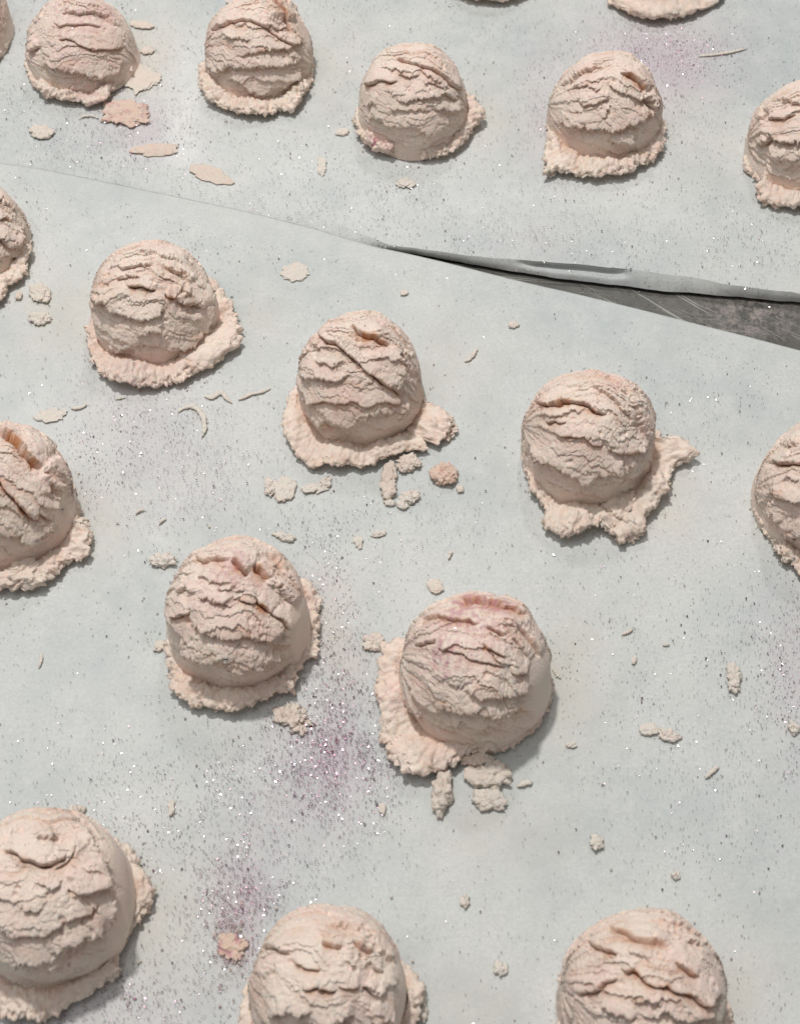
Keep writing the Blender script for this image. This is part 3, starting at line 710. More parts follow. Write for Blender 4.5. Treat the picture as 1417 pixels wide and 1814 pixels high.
    ang = np.arctan2(C @ e2, C @ e3)                       # grows towards the viewer's side
    along = (C @ ax) / R
    wob = fbm(np.stack([along * 1.3, ang * 1.0, ang * 0 + i * 3.1], -1), 3, sd + 11, .55) * 0.9 + fbm(X * 6, 3, sd + 13, .6) * 0.22 + perlin(X * 20, sd + 14) * 0.07
    smask = sstep(0.08, 0.40, P[:, 2] / R - 0.10 + 0.25 * perlin(X * 2.0, sd + 20)) * smooth
    sgn = 1 if e2[1] < 0 else -1
    tdir = np.cross(ax, C) * sgn; tdir /= (np.linalg.norm(tdir, axis=1, keepdims=True) + 1e-9)
    zero = np.full(len(P), i * 3.1)
    warp = 0.16 * perlin(np.stack([along * 1.5, ang * .9, zero], -1), sd + 11) + 0.085 * perlin(np.stack([along * 3.6, ang * 2.0, zero], -1), sd + 12) + 0.034 * perlin(X * 7, sd + 13) + 0.024 * perlin(X * 14, sd + 14) + 0.014 * perlin(X * 30, sd + 15)
    lay = 0; TS = 0; inner = 0
    for cnt, amp, ph, gth in ((3.3, .034, .0, .0), (5.6, .023, .37, .05), (9.5, .011, .7, .16)):
        s = (ang * sgn + warp) * cnt + ph
        cell = np.floor(s); fr = s - cell
        gt = sstep(gth - .12, gth + .16, perlin(np.stack([along * 1.9 + cell * 3.7, cell * 1.9, zero], -1), sd + 17) + 0.06)
        lip = sstep(1.0, .955, fr)                      # closes the lip over a few vertices
        lay = lay + amp * gt * (fr ** 2.0) * lip - amp * .52 * gt * (np.exp(-fr / .10) + (1 - lip))
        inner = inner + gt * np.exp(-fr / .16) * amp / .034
        TS = TS + amp * .95 * gt * np.exp((fr - 1) / .16) * lip
    wob = fbm(np.stack([along * 1.3, ang * 1.0, zero], -1), 3, sd + 11, .55) * 0.9 + fbm(X * 6, 3, sd + 13, .6) * 0.22
    for cnt, dep, wd, ph in ((8.9, .020, .11, .55), (14.0, .013, .14, .1)):
        s = ang * cnt + wob * cnt * .42 + ph * 3
        cell = np.floor(s); fr = np.abs(s - cell - .5)
        gt = sstep(0.10, 0.42, perlin(np.stack([along * 3.4 + cell * 5.1, cell * 2.3, np.full(len(s), i * 7.0 + ph)], -1), sd + 80))
        lay = lay - dep * gt * np.exp(-(fr / wd) ** 2)
    dist_c = 1 - 0.45 * facing
    lay = lay * smask; TS = TS * smask
    # crumbly grain
    w1 = worley(X * 9, sd + 21)
    w2 = worley(X * 19, sd + 22)
    w3 = worley(X * 31, sd + 27)
    gmask = 0.22 + 0.78 * smask * sstep(-0.35, 0.25, perlin(X * 2.6, sd + 23) + 0.10)
    pits = -0.05 * sstep(0.30, 0.05, worley(X * 5.5, sd + 25)) * (perlin(X * 3, sd + 26) > 0.12) * smask
    grain = (0.005 * (0.45 - w1) + 0.009 * (0.45 - w2) + 0.009 * (0.45 - w3) + 0.004 * fbm(X * 11, 3, sd + 24, .65)) * gmask
    disp = (low_n + D + lay + grain + pits) * R
    tan = (TX[:, None] * RIGHT - TY[:, None] * UP) * facing[:, None] * R
    tan = tan + tdir * (TS * R)[:, None]
    tan = tan - (tan * N).sum(1, keepdims=True) * N
    endz = sstep(0, 0.05 * R, P[:, 2])[:, None]
    V = P + N * disp[:, None] + tan * endz
    V[:, 2] = np.maximum(V[:, 2], 0.0006)
    # close the pole smoothly
    V = V.reshape(NA, NV, 3); V[:, -1] = V[:, -2].mean(0); V = V.reshape(-1, 3)
    tint = np.clip(0.42 * np.clip(inner, 0, 1) * smask * (0.7 + perlin(X * 3, sd + 32)) + TI * (0.75 + 0.8 * perlin(X * 8, sd + 30)) + 0.14 * sstep(0.25, 0.6, perlin(X * 1.5, sd + 31)) * smask, 0, 1)  # recesses go browner: the dough's own orange plus shade put into the colour
    dye = np.zeros(len(P))
    for (bx, by, br, bk) in d.get('dye', []):
        dye += bk * np.exp(-((q[:, 0] - bx) ** 2 + (q[:, 1] - by) ** 2) / br ** 2) * facing
    dye = np.clip(dye * (0.5 + 1.2 * perlin(X * 12, sd + 33)), 0, .6)
    fcs = grid_faces(NA, NV, wrap_u=True)
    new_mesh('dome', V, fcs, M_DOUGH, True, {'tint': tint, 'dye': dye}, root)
    nvv = V.reshape(NA, NV, 3)
    d['_flake'] = (V + cen0, N, facing, smask)
    # ---- rim
    rp = np.array(d['rim'], float)
    zl = 0.0052
    G = ground(rp[:, 0], rp[:, 1], zl)[:, :2] - cen0[:2]
    ga = np.arctan2(G[:, 1], G[:, 0]); gr = np.linalg.norm(G, axis=1)
    NR, NP = (120, 26) if low else (380, 42)
    ta = np.linspace(-math.pi, math.pi, NR, endpoint=False)
    ta = -math.pi / 2 + ta - 0.4 * np.sin(ta)
    # sort angles starting from the back so that the hidden part gets a narrow rim
    a0 = math.pi / 2
    rel = (ga - a0) % (2 * math.pi); o_ = np.argsort(rel); rel = rel[o_]; gr = gr[o_]
    relx = np.concatenate([[0, max(rel[0] - .35, .01)], rel, [min(rel[-1] + .35, 2 * math.pi - .01), 2 * math.pi]])
    grx = np.concatenate([[1.0 * R, 1.01 * R], gr, [1.01 * R, 1.0 * R]])
    ro = np.interp((ta - a0) % (2 * math.pi), relx, grx)
    ro = np.maximum(ro, 0.99 * R)
    ri = 0.84 * R
    wid = (ro - 0.93 * R)
    dirv = np.stack([np.cos(ta), np.sin(ta)], -1)
    nl = perlin(np.column_stack([dirv * 2.2, np.full(NR, i * 4.0)]), sd + 50)
    hk = (0.0064 + 0.0036 * nl) * np.clip(0.72 + wid / (0.35 * R), 0.72, 1.35)
    hk = hk * np.clip(wid / (0.05 * R), 0.5, 1)
    lipz = hk * (0.50 + 0.25 * perlin(np.column_stack([dirv * 3.1, np.full(NR, i * 9.0)]), sd + 51))
    cp = [(0.0, .62, 0), (.30, .72, 0), (.55, 1.05, 0), (.80, .96, 0), (.96, .82, 0), (1.0, .66, 0), (.95, .50, 0), (.82, .42, 0), (.66, .30, 0), (.48, .0, 0), (0.0, .0, 0)]
    cpx = np.array([c[0] for c in cp]); cpz = np.array([c[1] for c in cp])
    tt = np.linspace(0, len(cp) - 1, NP)
    fx = np.interp(tt, range(len(cp)), cpx); fz = np.interp(tt, range(len(cp)), cpz)
    fx = np.convolve(np.pad(fx, 2, mode='edge'), [.1, .2, .4, .2, .1], 'valid'); fz = np.convolve(np.pad(fz, 2, mode='edge'), [.1, .2, .4, .2, .1], 'valid')
    rr = ri + (ro - ri)[:, None] * fx[None]
    zz = hk[:, None] * fz[None]
    Vr = np.stack([rr * dirv[:, None, 0], rr * dirv[:, None, 1], zz], -1)
    # normals of the swept profile
    du = np.roll(Vr, -1, 0) - np.roll(Vr, 1, 0); dv = np.gradient(Vr, axis=1)
    Nr = np.cross(du, dv); Nr /= (np.linalg.norm(Nr, axis=2, keepdims=True) + 1e-12)
    Vr = Vr.reshape(-1, 3); Nr = Nr.reshape(-1, 3)
    if (Nr.reshape(NR, NP, 3)[:, NP // 3, 2]).mean() < 0:
        Nr = -Nr
    Xr = Vr * 1000
    rough = 0.95 * (0.5 - worley(Xr * 0.30, sd + 60)) * 1.7 + 0.5 * (0.5 - worley(Xr * 0.62, sd + 61)) + 0.75 * fbm(Xr * 0.5, 3, sd + 62, .6) + 0.9 * perlin(Xr * 0.14, sd + 63)
    rmk = sstep(-0.35, 0.35, perlin(Xr * 0.07, sd + 66) + 0.1)
    rough = rough * (0.70 + 0.45 * rmk)
    ragg = (0.35 + 0.65 * rmk) * sstep(.45, .95, np.tile(fx, NR)) * (0.9 * fbm(Xr * 0.33, 3, sd + 64, .7))
    Vr = Vr + Nr * (rough * 0.00145)[:, None]
    rv = Vr[:, :2] / np.linalg.norm(Vr[:, :2], axis=1, keepdims=True)
    Vr[:, :2] += rv * (ragg * 0.0017)[:, None]
    Vr[:, 2] = np.maximum(Vr[:, 2], 0.0007 if i not in (0,) else 0.0007)
    tr = np.clip(0.14 * sstep(0.0, 0.5, perlin(Xr * 0.09, sd + 70)) + 0.25 * sstep(.1, .5, perlin(Xr * .3, sd + 71)) + .45 * sstep(0.45, 0.25, np.tile(fx, NR)), 0, .8)
    qr = project(Vr + cen0)
    dyr = np.zeros(len(Vr))
    for (bx, by, br, bk) in d.get('dye', []):
        dyr += bk * np.exp(-((qr[:, 0] - bx) ** 2 + (qr[:, 1] - by) ** 2) / br ** 2)
    dyr = np.clip(dyr * (0.6 + 1.5 * perlin(Xr * .5, sd + 73)), 0, .85)
    new_mesh('rim', Vr, grid_faces(NR, NP, wrap_u=True), M_RIM, True, {'tint': tr, 'dye': dyr}, root)
    return root


DYE = {0: [(150, 30, 60, .35), (160, 165, 40, .3)], 2: [(661, 250, 10, 1.3), (690, 258, 14, .4)], 15: [(790, 1160, 40, .6), (820, 1050, 60, .6), (700, 1230, 30, .3), (860, 1070, 50, .5)], 9: [(240, 660, 40, .3)], 11: [], 14: [(420, 1010, 60, .3)]}
for i, d in enumerate(SC):
    d['dye'] = DYE.get(i, [])
    build_scoop(i, d)
for r in REC:
    print('SCOOP', r[0], 'R %.4f h/R %.2f topErr %.1f' % (r[1], r[2], r[3]))


# ------------------------------------------------------------------ crumbs
def surface_z(px, py):
    if py > interp_line(LOW_EDGE, px):
        return 0.0008
    hb = float(np.interp(px, [-400, 170, 330, 640, 760, 1000, 1250, 1417, 1900], [.0003, .0014, .0036, .0042, .0044, .0076, .0068, .0060, .005]))
    yb = interp_line(B_L, px)
    bk_ = max(0, g1(px, min(py, yb))[1] - g1(px, yb)[1])
    return 0.0007 + hb * math.exp(-(bk_ / 0.022) ** 1.2)


def cat_flat(name):
    return 'disc' in name or 'flake' in name or 'smear' in name


def blob(name, px, py, wpx, hpx, zmm, ang, seed, label, mat=None, tint=0.0, rough=1.0, parent=None, cat='crumb', nA=72, nB=26, dye=0.0, origin=None):
    c = g1(px, py) if origin is None else origin
    dep = (c - CAM) @ FWD
    sx = wpx * dep / F_PX / 2; sy = hpx * dep / F_PX / 2 / max(0.6, abs(((CAM - c) / np.linalg.norm(CAM - c))[2]))
    sz = zmm / 1000
    a = np.linspace(0, 2 * math.pi, nA, endpoint=False); b = np.linspace(-math.pi / 2, math.pi / 2, nB)
    A, Bb = np.meshgrid(a, b, indexing='ij')
    Nn = np.stack([np.cos(A) * np.cos(Bb), np.sin(A) * np.cos(Bb), np.sin(Bb)], -1).reshape(-1, 3)
    asp = np.array([sx, sy, sz / 2]) / max(sx, sy)
    el = np.array([1.0, 1.0, 1.0]) * np.maximum(asp, .35)
    Q3 = Nn * el * 2.0 + seed * 3.3
    big = (0.50 - worley(Q3 * 1.25, seed)) * 0.75 + (0.48 - worley(Q3 * 2.9, seed + 1)) * 0.36 + 0.30 * fbm(Q3 * 0.8, 2, seed + 2)
    rr_ = np.clip(1 + 0.62 * rough * big, .45, 1.5)
    flat = cat_flat(name)
    boxy = np.sign(Nn) * np.abs(Nn) ** np.array([.9, .9, .6 if flat else .85])
    V = boxy * np.array([sx, sy, sz / 2]) * np.stack([rr_, rr_, (rr_ if not flat else .6 + .4 * rr_)], -1)
    r = math.radians(ang)
    V = V @ np.array([[math.cos(r), math.sin(r), 0], [-math.sin(r), math.cos(r), 0], [0, 0, 1]])
    X = V * 1000
    V = V + Nn * ((fbm(X * 0.45, 3, seed + 3, .65) * 0.75 + (0.45 - worley(X * 0.5, seed + 4)) * 0.9) * rough * min(0.0011, sz * 0.38))[:, None]
    V[:, 2] += sz * 0.30
    V[:, 2] = np.maximum(V[:, 2], -0.0001)
    ti = np.clip(tint + 0.3 * tint * fbm(X * .4, 2, seed + 8), 0, 1)
    dy = np.clip(dye * sstep(0, .5, perlin(X * .25, seed + 9)), 0, 1)
    o = new_mesh(name, V, grid_faces(nA, nB, wrap_u=True), mat or M_CRUMB, True, {'tint': ti, 'dye': dy}, parent)
    if parent is None:
        o.location = (c[0], c[1], surface_z(px, py))
        tagp(o, label, cat, 'loose dough crumbs on the parchment')
    return o


def strand(name, pts, wmm, seed, label, flat=.6, mat=None, tint=0.0):
    p = np.array([g1(x, y) for x, y in pts])
    n = 60
    seg = np.concatenate([[0], np.cumsum(np.linalg.norm(np.diff(p, axis=0), axis=1))])
    t = np.linspace(0, seg[-1], n)
    C = np.stack([np.interp(t, seg, p[:, k]) for k in range(3)], -1)
    for _ in range(3):
        C[1:-1] = (C[:-2] + C[2:] + 2 * C[1:-1]) / 4
    tg = np.gradient(C, axis=0); tg /= np.linalg.norm(tg, axis=1, keepdims=True)
    sd_ = np.stack([-tg[:, 1], tg[:, 0], tg[:, 2] * 0], -1)
    w = wmm / 2000 * (np.sin(np.linspace(0, 1, n) * math.pi) ** .5 + .12) * (1 + .45 * fbm(C * 900, 2, seed))
    m = 12; aa = np.linspace(0, 2 * math.pi, m, endpoint=False)
    V = C[:, None] + sd_[:, None] * (np.cos(aa)[None, :, None] * w[:, None, None]) + np.array([0, 0, 1.0]) * ((np.sin(aa)[None, :] + .8) * w[:, None] * flat)[..., None]
    V = V.reshape(-1, 3)
    V += (fbm(V * 1500, 2, seed + 2) * 0.0002)[:, None]
    c = C.mean(0); V = V - np.array([c[0], c[1], 0])
    o = new_mesh(name, V, grid_faces(n, m, wrap_v=True), mat or M_CRUMB, True, {'tint': np.full(len(V), tint), 'dye': np.zeros(len(V))})
    o.location = (c[0], c[1], 0.0009)
    tagp(o, label, 'crumb', 'loose dough crumbs on the parchment')
    return o


CR = [  # px, py, w, h, height mm, angle, tint, roughness, name, label
 (223, 203, 88, 40, 3.6, -14, .55, 1.1, 'dough_flake', 'large pink orange flake of dough lying at the foot of the upper left scoop', .35),
 (279, 270, 84, 22, 1.6, 2, .38, .8, 'dough_flake', 'flat pink sliver just below the large orange flake', .1),
 (375, 318, 82, 24, 1.2, -30, .30, .9, 'dough_flake', 'flat pinkish smear slanting above the paper edge, farthest from the orange flake', 0),
 (75, 238, 46, 22, 2.2, -28, .12, .7, 'dough_crumb', 'small cream oval crumb below the upper left scoop, away from the pink ones', 0),
 (252, 46, 48, 12, 1.6, -12, .15, .6, 'dough_crumb', 'thin beige bar of dough beside the top of the upper left scoop', 0),
 (262, 92, 26, 12, 1.8, 12, .12, .7, 'dough_crumb', 'little beige crumb between the thin bar and the smear, right of the upper left scoop', 0),
 (250, 140, 62, 46, 1.0, 35, .12, 1.0, 'dough_smear', 'flattened beige smear tucked against the right foot of the upper left scoop', 0),
 (432, 12, 26, 40, 2.0, 60, .12, .9, 'dough_crumb', 'torn crumb at the top edge between the first two scoops', 0),
 (606, 237, 26, 12, 1.8, 8, .0, .5, 'dough_crumb', 'tiny smooth white crumb left of the scoop with the magenta speck', 0),
 (570, 298, 16, 32, 1.5, 5, .0, .8, 'dough_crumb', 'faint white upright crumb between the second and third scoops of the rear sheet', 0),
 (718, 328, 36, 18, 1.5, -5, .0, 1.2, 'dough_crumb', 'broken white crumb under the scoop with the magenta speck', 0),
 (1108, 172, 18, 16, .8, 0, .0, .9, 'dough_crumb', 'speck of dough by the orange pit of the upper right scoop', 0),
 (523, 484, 48, 30, 1.3, 18, .06, .8, 'dough_disc', 'pale flat disc of dough alone on the paper above the central scoop', 0),
 (716, 521, 16, 9, 1.0, 0, .0, .8, 'dough_crumb', 'tiny crumb on bare paper under the tip of the dark gap', 0),
 (908, 578, 20, 12, 1.8, 10, .0, .7, 'dough_crumb', 'small grey white crumb alone above the scoop with brown cracks', 0),
 (72, 522, 34, 34, 2.2, 40, .12, 1.1, 'dough_crumb', 'cream curled crumb beside the shadow of the left edge scoop, upper of a pair', 0),
 (70, 567, 38, 22, 2.0, -8, .08, 1.1, 'dough_crumb', 'white crumb beside the left edge scoop, lower of a pair', 0),
 (35, 527, 14, 14, 1.8, 0, .25, .9, 'dough_crumb', 'tiny crumb in the shadow of the left edge scoop', 0),
 (90, 737, 56, 24, .8, 10, .0, 1.0, 'dough_smear', 'faint white smear above the scoop with the curled flap', 0),
 (504, 868, 42, 42, 2.6, 0, .06, .7, 'dough_disc', 'round cream disc chip below the left side of the central scoop', 0),
 (478, 866, 18, 32, 2.4, 10, .04, .9, 'dough_crumb', 'narrow chip leaning on the round cream disc', 0),
 (555, 868, 44, 14, 1.5, 10, .04, 1.3, 'dough_crumb', 'low ragged white crumb right of the round cream disc', 0),
 (578, 857, 22, 18, 1.8, 0, .04, 1.1, 'dough_crumb', 'small white crumb at the end of the ragged one, below the central scoop', 0),
 (689, 855, 28, 66, 4.0, -4, .22, 1.1, 'dough_crumb', 'tall knobbly crumb standing below the front of the central scoop', 0),
 (722, 824, 40, 28, 3.6, 12, .20, 1.1, 'dough_crumb', 'chunky pinkish crumb right beneath the rim of the central scoop', 0),
 (787, 845, 46, 36, 5.0, 15, .62, 1.0, 'dough_crumb', 'orange crumb lying apart to the lower right of the central scoop', .1),
 (815, 868, 15, 14, 1.6, 0, .10, .8, 'dough_crumb', 'bead of dough next to the orange crumb', 0),
 (726, 884, 34, 22, 2.4, 30, .04, 1.1, 'dough_crumb', 'white crumb at the lower right of the tall knobbly crumb', 0),
 (712, 896, 24, 16, 1.8, -25, .02, .9, 'dough_crumb', 'white chip lowest in the cluster below the central scoop', 0),
 (690, 893, 20, 10, 1.6, -5, .08, .8, 'dough_crumb', 'thin chip at the foot of the tall knobbly crumb', 0),
 (508, 955, 34, 14, 2.2, -18, .0, .9, 'dough_crumb', 'grey sliver just behind the scoop with three dark pits', 0),
 (635, 962, 16, 26, 1.5, 10, .0, 1.0, 'dough_crumb', 'faint upright crumb between the central scoop and the largest scoop, left one', 0),
 (672, 947, 28, 9, 1.4, 4, .0, 1.0, 'dough_crumb', 'faint thin crumb between the central scoop and the largest scoop, right one', 0),
 (290, 996, 50, 24, 3.4, -4, .0, 1.0, 'dough_crumb', 'bright white crumb left of the scoop with three dark pits', 0),
 (286, 1146, 28, 18, 1.8, 30, .14, 1.2, 'dough_crumb', 'crumbly bit stuck at the left foot of the scoop with three dark pits', 0),
 (521, 1274, 44, 54, 2.2, 60, .22, 2.0, 'dough_crumb', 'loose clump of pinkish dough below the scoop with three dark pits, on the purple glitter', .1),
 (770, 1040, 26, 30, 1.4, 40, .06, .7, 'dough_crumb', 'thin chip standing behind the left shoulder of the largest scoop', 0),
 (783, 1408, 34, 80, 7.0, -6, .10, 1.0, 'dough_chunk', 'tall pale broken chunk below the crumbled rim of the largest scoop', 0),
 (868, 1378, 78, 46, 5.0, 4, .14, 1.0, 'dough_chunk', 'wide flat broken chunk below the largest scoop, right of the two', 0),
 (866, 1420, 62, 36, 4.0, -8, .06, .8, 'dough_chunk', 'lower cracked off slab next to the wide flat chunk', 0),
 (928, 1390, 30, 10, 1.8, 18, .0, .8, 'dough_crumb', 'thin sliver pointing right from the broken chunks', 0),
 (660, 1140, 36, 34, 1.8, 20, .12, 1.2, 'dough_crumb', 'loose crumbs left of the rim of the largest scoop', .15),
 (1298, 1204, 24, 54, 3.0, -6, .0, 1.1, 'dough_crumb', 'upright white crumb by itself beside the purple glitter near the right edge', 0),
 (1148, 1294, 38, 20, 1.6, 3, .0, .5, 'dough_crumb', 'flat grey scale shaped crumb right of the largest scoop', 0),
 (1184, 1304, 40, 20, 2.0, -24, .0, 1.1, 'dough_crumb', 'wavy grey crumb touching the flat scale shaped one', 0),
 (1122, 1172, 8, 16, 1.4, -25, .0, .6, 'dough_crumb', 'tiny slanted chip to the right of the largest scoop', 0),
 (1178, 1144, 14, 5, 1.0, 0, .0, .6, 'dough_crumb', 'tiny flat line of dough on bare paper right of the largest scoop', 0),
 (1010, 1321, 18, 8, 1.4, 10, .05, .8, 'dough_crumb', 'small chip just right of the shadow of the largest scoop', 0),
 (1056, 1494, 26, 26, 2.4, -30, .0, 1.2, 'dough_crumb', 'small grey crumb alone on bare paper, upper one above the bottom right scoop', 0),
 (1195, 1552, 16, 14, 1.8, 20, .0, 1.0, 'dough_crumb', 'grey speck of dough on bare paper, nearest above the crown of the bottom right scoop', 0),
 (824, 1597, 16, 22, 1.8, -20, .0, 1.0, 'dough_crumb', 'small grey crumb above and right of the bottom middle scoop', 0),
 (885, 1716, 26, 24, 1.8, 0, .0, 1.2, 'dough_crumb', 'faint crumb between the two scoops at the bottom edge', 0),
 (305, 1432, 12, 28, 1.8, 8, .0, 1.0, 'dough_crumb', 'small grey upright crumb above the purple glitter at the lower left', 0),
 (1403, 1290, 18, 22, 2.4, 10, .0, 1.1, 'dough_crumb', 'dark edged crumb at the right edge below the purple glitter', 0),
 (677, 1434, 14, 22, 1.2, 0, .0, .9, 'dough_crumb', 'curled speck below the purple glitter patch', 0),
 (136, 1440, 28, 22, 3.4, 20, .10, 1.2, 'dough_crumb', 'knobbly crumb behind the big lower left scoop', 0),
 (243, 1541, 14, 22, 3.0, 0, .0, 1.1, 'dough_crumb', 'grey crumb touching the right rim of the big lower left scoop', 0),
 (748, 1778, 14, 60, 2.2, 2, .05, 1.0, 'dough_crumb', 'narrow crumb standing right of the bottom middle scoop', 0),
 (975, 305, 22, 22, 3.0, 0, .05, 1.1, 'dough_crumb', 'white knob of dough at the left front of the rim with the orange pit', 0),
 (412, 1678, 42, 50, 1.8, 70, .62, 1.2, 'dough_crumb', 'reddish pink crumb lying in powder left of the bottom middle scoop', .75),
]
for k, (px, py, w_, h_, zm, an, ti, ro_, nm, lb, dy) in enumerate(CR):
    if nm:
        blob(nm, px, py, w_ * .98, h_ * .98, zm * (.8 if cat_flat(nm) else 1.15), an, 200 + k * 7, lb, tint=ti, rough=ro_, dye=dy, nA=72 if max(w_, h_) > 30 else 40, nB=32 if max(w_, h_) > 30 else 18)

ST = [
 ([(822, 642), (830, 640), (837, 632), (842, 624), (846, 619)], 1.9, 'thin curved shaving on bare paper right of the central scoop'),
 ([(316, 732), (326, 725), (340, 722), (352, 728), (362, 744), (364, 762), (358, 776)], 2.6, 'hook shaped shaving below the scoop with two small dark holes'),
 ([(362, 704), (376, 708), (388, 700), (394, 698), (402, 708), (412, 716)], 2.0, 'forked white shaving just right of the hook shaped one'),
 ([(422, 710), (434, 706), (446, 700), (460, 698), (472, 694), (480, 689)], 1.5, 'long thin strand stretching right from the forked shaving'),
 ([(126, 724), (134, 726), (142, 725), (150, 722), (155, 717)], 1.3, 'curved hair thin shaving above left of the hook shaped one'),
 ([(205, 708), (212, 708), (224, 705)], 1.0, 'short hair of dough just left of the hook shaped shaving'),
 ([(140, 212), (150, 208), (164, 207), (176, 212)], 1.3, 'thin arched shaving in the shadow of the upper left scoop'),
 ([(480, 948), (494, 948), (506, 952), (518, 958)], 1.8, 'dark thin shaving behind the crown of the scoop with three dark pits'),
 ([(560, 876), (572, 870), (584, 868)], 1.4, 'short shaving under the white crumbs left of the tall knobbly crumb'),
 ([(794, 992), (797, 982), (803, 978)], 1.3, 'tiny hooked shaving above the largest scoop'),
 ([(240, 912), (248, 906), (258, 904)], 1.3, 'short shaving above the bright white crumb, left one'),
 ([(282, 930), (288, 924), (295, 920)], 1.2, 'short shaving above the bright white crumb, right one'),
 ([(70, 1185), (74, 1172), (76, 1158)], 1.2, 'thin upright shaving alone on the left half of the front sheet'),
 ([(1100, 1126), (1110, 1122), (1120, 1116)], 1.3, 'short slanted shaving high on the bare paper right of the largest scoop'),
 ([(1248, 1380), (1258, 1370), (1272, 1358)], 1.6, 'slanted shaving below the upright white crumb near the right edge'),
 ([(1006, 1324), (1014, 1325), (1022, 1321)], 1.2, 'little shaving by the chip right of the shadow of the largest scoop'),
 ([(1235, 102), (1262, 100), (1290, 96), (1322, 88)], 1.6, 'long faint streak of dough below the pink rim at the top right edge'),
 ([(655, 950), (665, 952), (680, 950)], 1.2, 'flat little shaving above the largest scoop'),
 ([(978, 1183), (984, 1196), (993, 1204)], 1.2, 'hair of dough sticking out at the right side of the largest scoop'),
]
for k, (pts, w_, lb) in enumerate(ST):
    strand('dough_shaving', pts, w_ * 1.05, 400 + 3 * k, lb)

# pieces broken out of a rim but still part of their scoop
roots = [o for o in bpy.data.objects if o.name.startswith('dough_scoop')]


def root_near(k):
    return roots[k]


order = sorted(roots, key=lambda o: o.name)


def chunk(k, px, py, w_, h_, zmm, ang, tint, z0=0.001, rough=1.2):
    r = order[k]
    c = g1(px, py, z0 + zmm / 2000)
    o = blob('rim_chunk', 0, 0, w_, h_, zmm, ang, 700 + int(px), None, mat=M_RIM, tint=tint, rough=rough, parent=r, origin=c, nA=84, nB=34)
    o.location = Vector((c[0], c[1], z0)) - r.location
    return o


chunk(11, 1105, 900, 62, 62, 11, -20, .08, .003)
chunk(11, 1112, 935, 58, 40, 5, 10, .02, .001)
chunk(11, 1140, 875, 50, 40, 6, 30, .10, .002)
chunk(9, 372, 614, 132, 46, 8.5, 40, .04, .0035, .75)
chunk(13, 40, 1015, 90, 46, 8.5, 10, .05, .0045)
chunk(13, 140, 955, 44, 62, 5, 0, .25, .003)
chunk(10, 782, 752, 46, 54, 4, 20, .08, .001)
chunk(15, 735, 1335, 84, 50, 8, -15, .10, .003)
chunk(15, 700, 1290, 52, 66, 6, 0, .18, .001)
chunk(15, 845, 1345, 60, 26, 5, 0, .14, .001)
chunk(3, 982, 290, 36, 26, 3, -20, .0, .001)
chunk(16, 246, 1590, 46, 62, 5, 0, .14, .001)
chunk(4, 1368, 345, 46, 36, 4, 0, .1, .0015)

# crumbly flecks too small to count
nf = 2600
pts = []
near = [(d['cx'], d['bot'], d['hw']) for d in SC]
while len(pts) < nf:
    if random.random() < .88:
        cx, by, hw = random.choice(near)
        a = random.uniform(0, 2 * math.pi); rr = hw * (1.05 + abs(random.gauss(0, .25)))
        x, y = cx + math.cos(a) * rr, by - hw * .75 + math.sin(a) * rr * .95
    else:
        x, y = random.uniform(-50, 1470), random.uniform(-50, 1860)
    ye_, yb_ = interp_line(LOW_EDGE, x), interp_line(B_L, x)
    if yb_ - 6 < y < ye_ + 4:
        continue
    pts.append((x, y))
ico = [(0, 0, 1), (0, 0, -1), (1, 0, 0), (-1, 0, 0), (0, 1, 0), (0, -1, 0)]
icf = [(0, 2, 4), (0, 4, 3), (0, 3, 5), (0, 5, 2), (1, 4, 2), (1, 3, 4), (1, 5, 3), (1, 2, 5)]
g = ground(np.array([p[0] for p in pts]), np.array([p[1] for p in pts]), 0.0012)
V = []; Fc = []
for k in range(nf):
    s = 0.0002 + 0.0005 * random.random() ** 4
    rm = np.array([[random.gauss(1, .35) for _ in range(3)] for _ in range(6)])
    V.append(g[k] + np.array(ico) * rm * s)
    Fc.append(np.array(icf) + 6 * k)
V = np.vstack(V)
o = new_mesh('crumb_dust', V, np.vstack(Fc), M_CRUMB, True, {'tint': np.full(len(V), .05), 'dye': np.zeros(len(V))})
tagp(o, 'fine dust of dough crumbs scattered over the parchment round every scoop', 'crumbs', kind='stuff')

# ------------------------------------------------------------------ glitter
GB = [(590, 1345, 70, 80, .0120), (430, 1590, 45, 60, .0100), (1160, 95, 90, 50, .0090), (250, 235, 30, 45, .0060), (590, 1330, 115, 130, .0100), (600, 1200, 70, 140, .0062), (430, 1590, 85, 120, .0080), (1160, 80, 130, 60, .0085), (1210, 150, 60, 80, .0055), (1417, 1180, 80, 130, .0075),
      (240, 750, 150, 110, .0048), (330, 860, 170, 110, .0034), (240, 240, 170, 80, .0060), (150, 1780, 280, 70, .0055), (300, 1450, 200, 160, .0030), (960, 200, 50, 110, .0060),
      (950, 430, 120, 40, .0062), (700, 360, 300, 90, .0030), (1300, 420, 150, 80, .0032), (560, 1030, 60, 90, .0048), (450, 40, 500, 160, .0020), (1250, 720, 120, 80, .0024), (700, 920, 200, 60, .0024),
      (1290, 1380, 200, 150, .0012), (1200, 1130, 200, 120, .0015), (40, 220, 90, 120, .0040), (470, 380, 200, 60, .0024), (420, 1420, 110, 80, .003)]
N0 = 420000
qx = rng.uniform(-60, 1477, N0); qy = rng.uniform(-60, 1874, N0)
area = (1537 * 1934)
dens = np.full(N0, .00032)
dens += .0011 * (qy < interp_line(LOW_EDGE, qx))
for x, y, rx, ry, k in GB:
    dens += k * np.exp(-(((qx - x) / rx) ** 2 + ((qy - y) / ry) ** 2))
nz_ = fbm(np.stack([qx / 60, qy / 60, qx * 0], -1), 3, 77)
dens *= np.clip(1 + 1.1 * nz_, .25, 2.2)
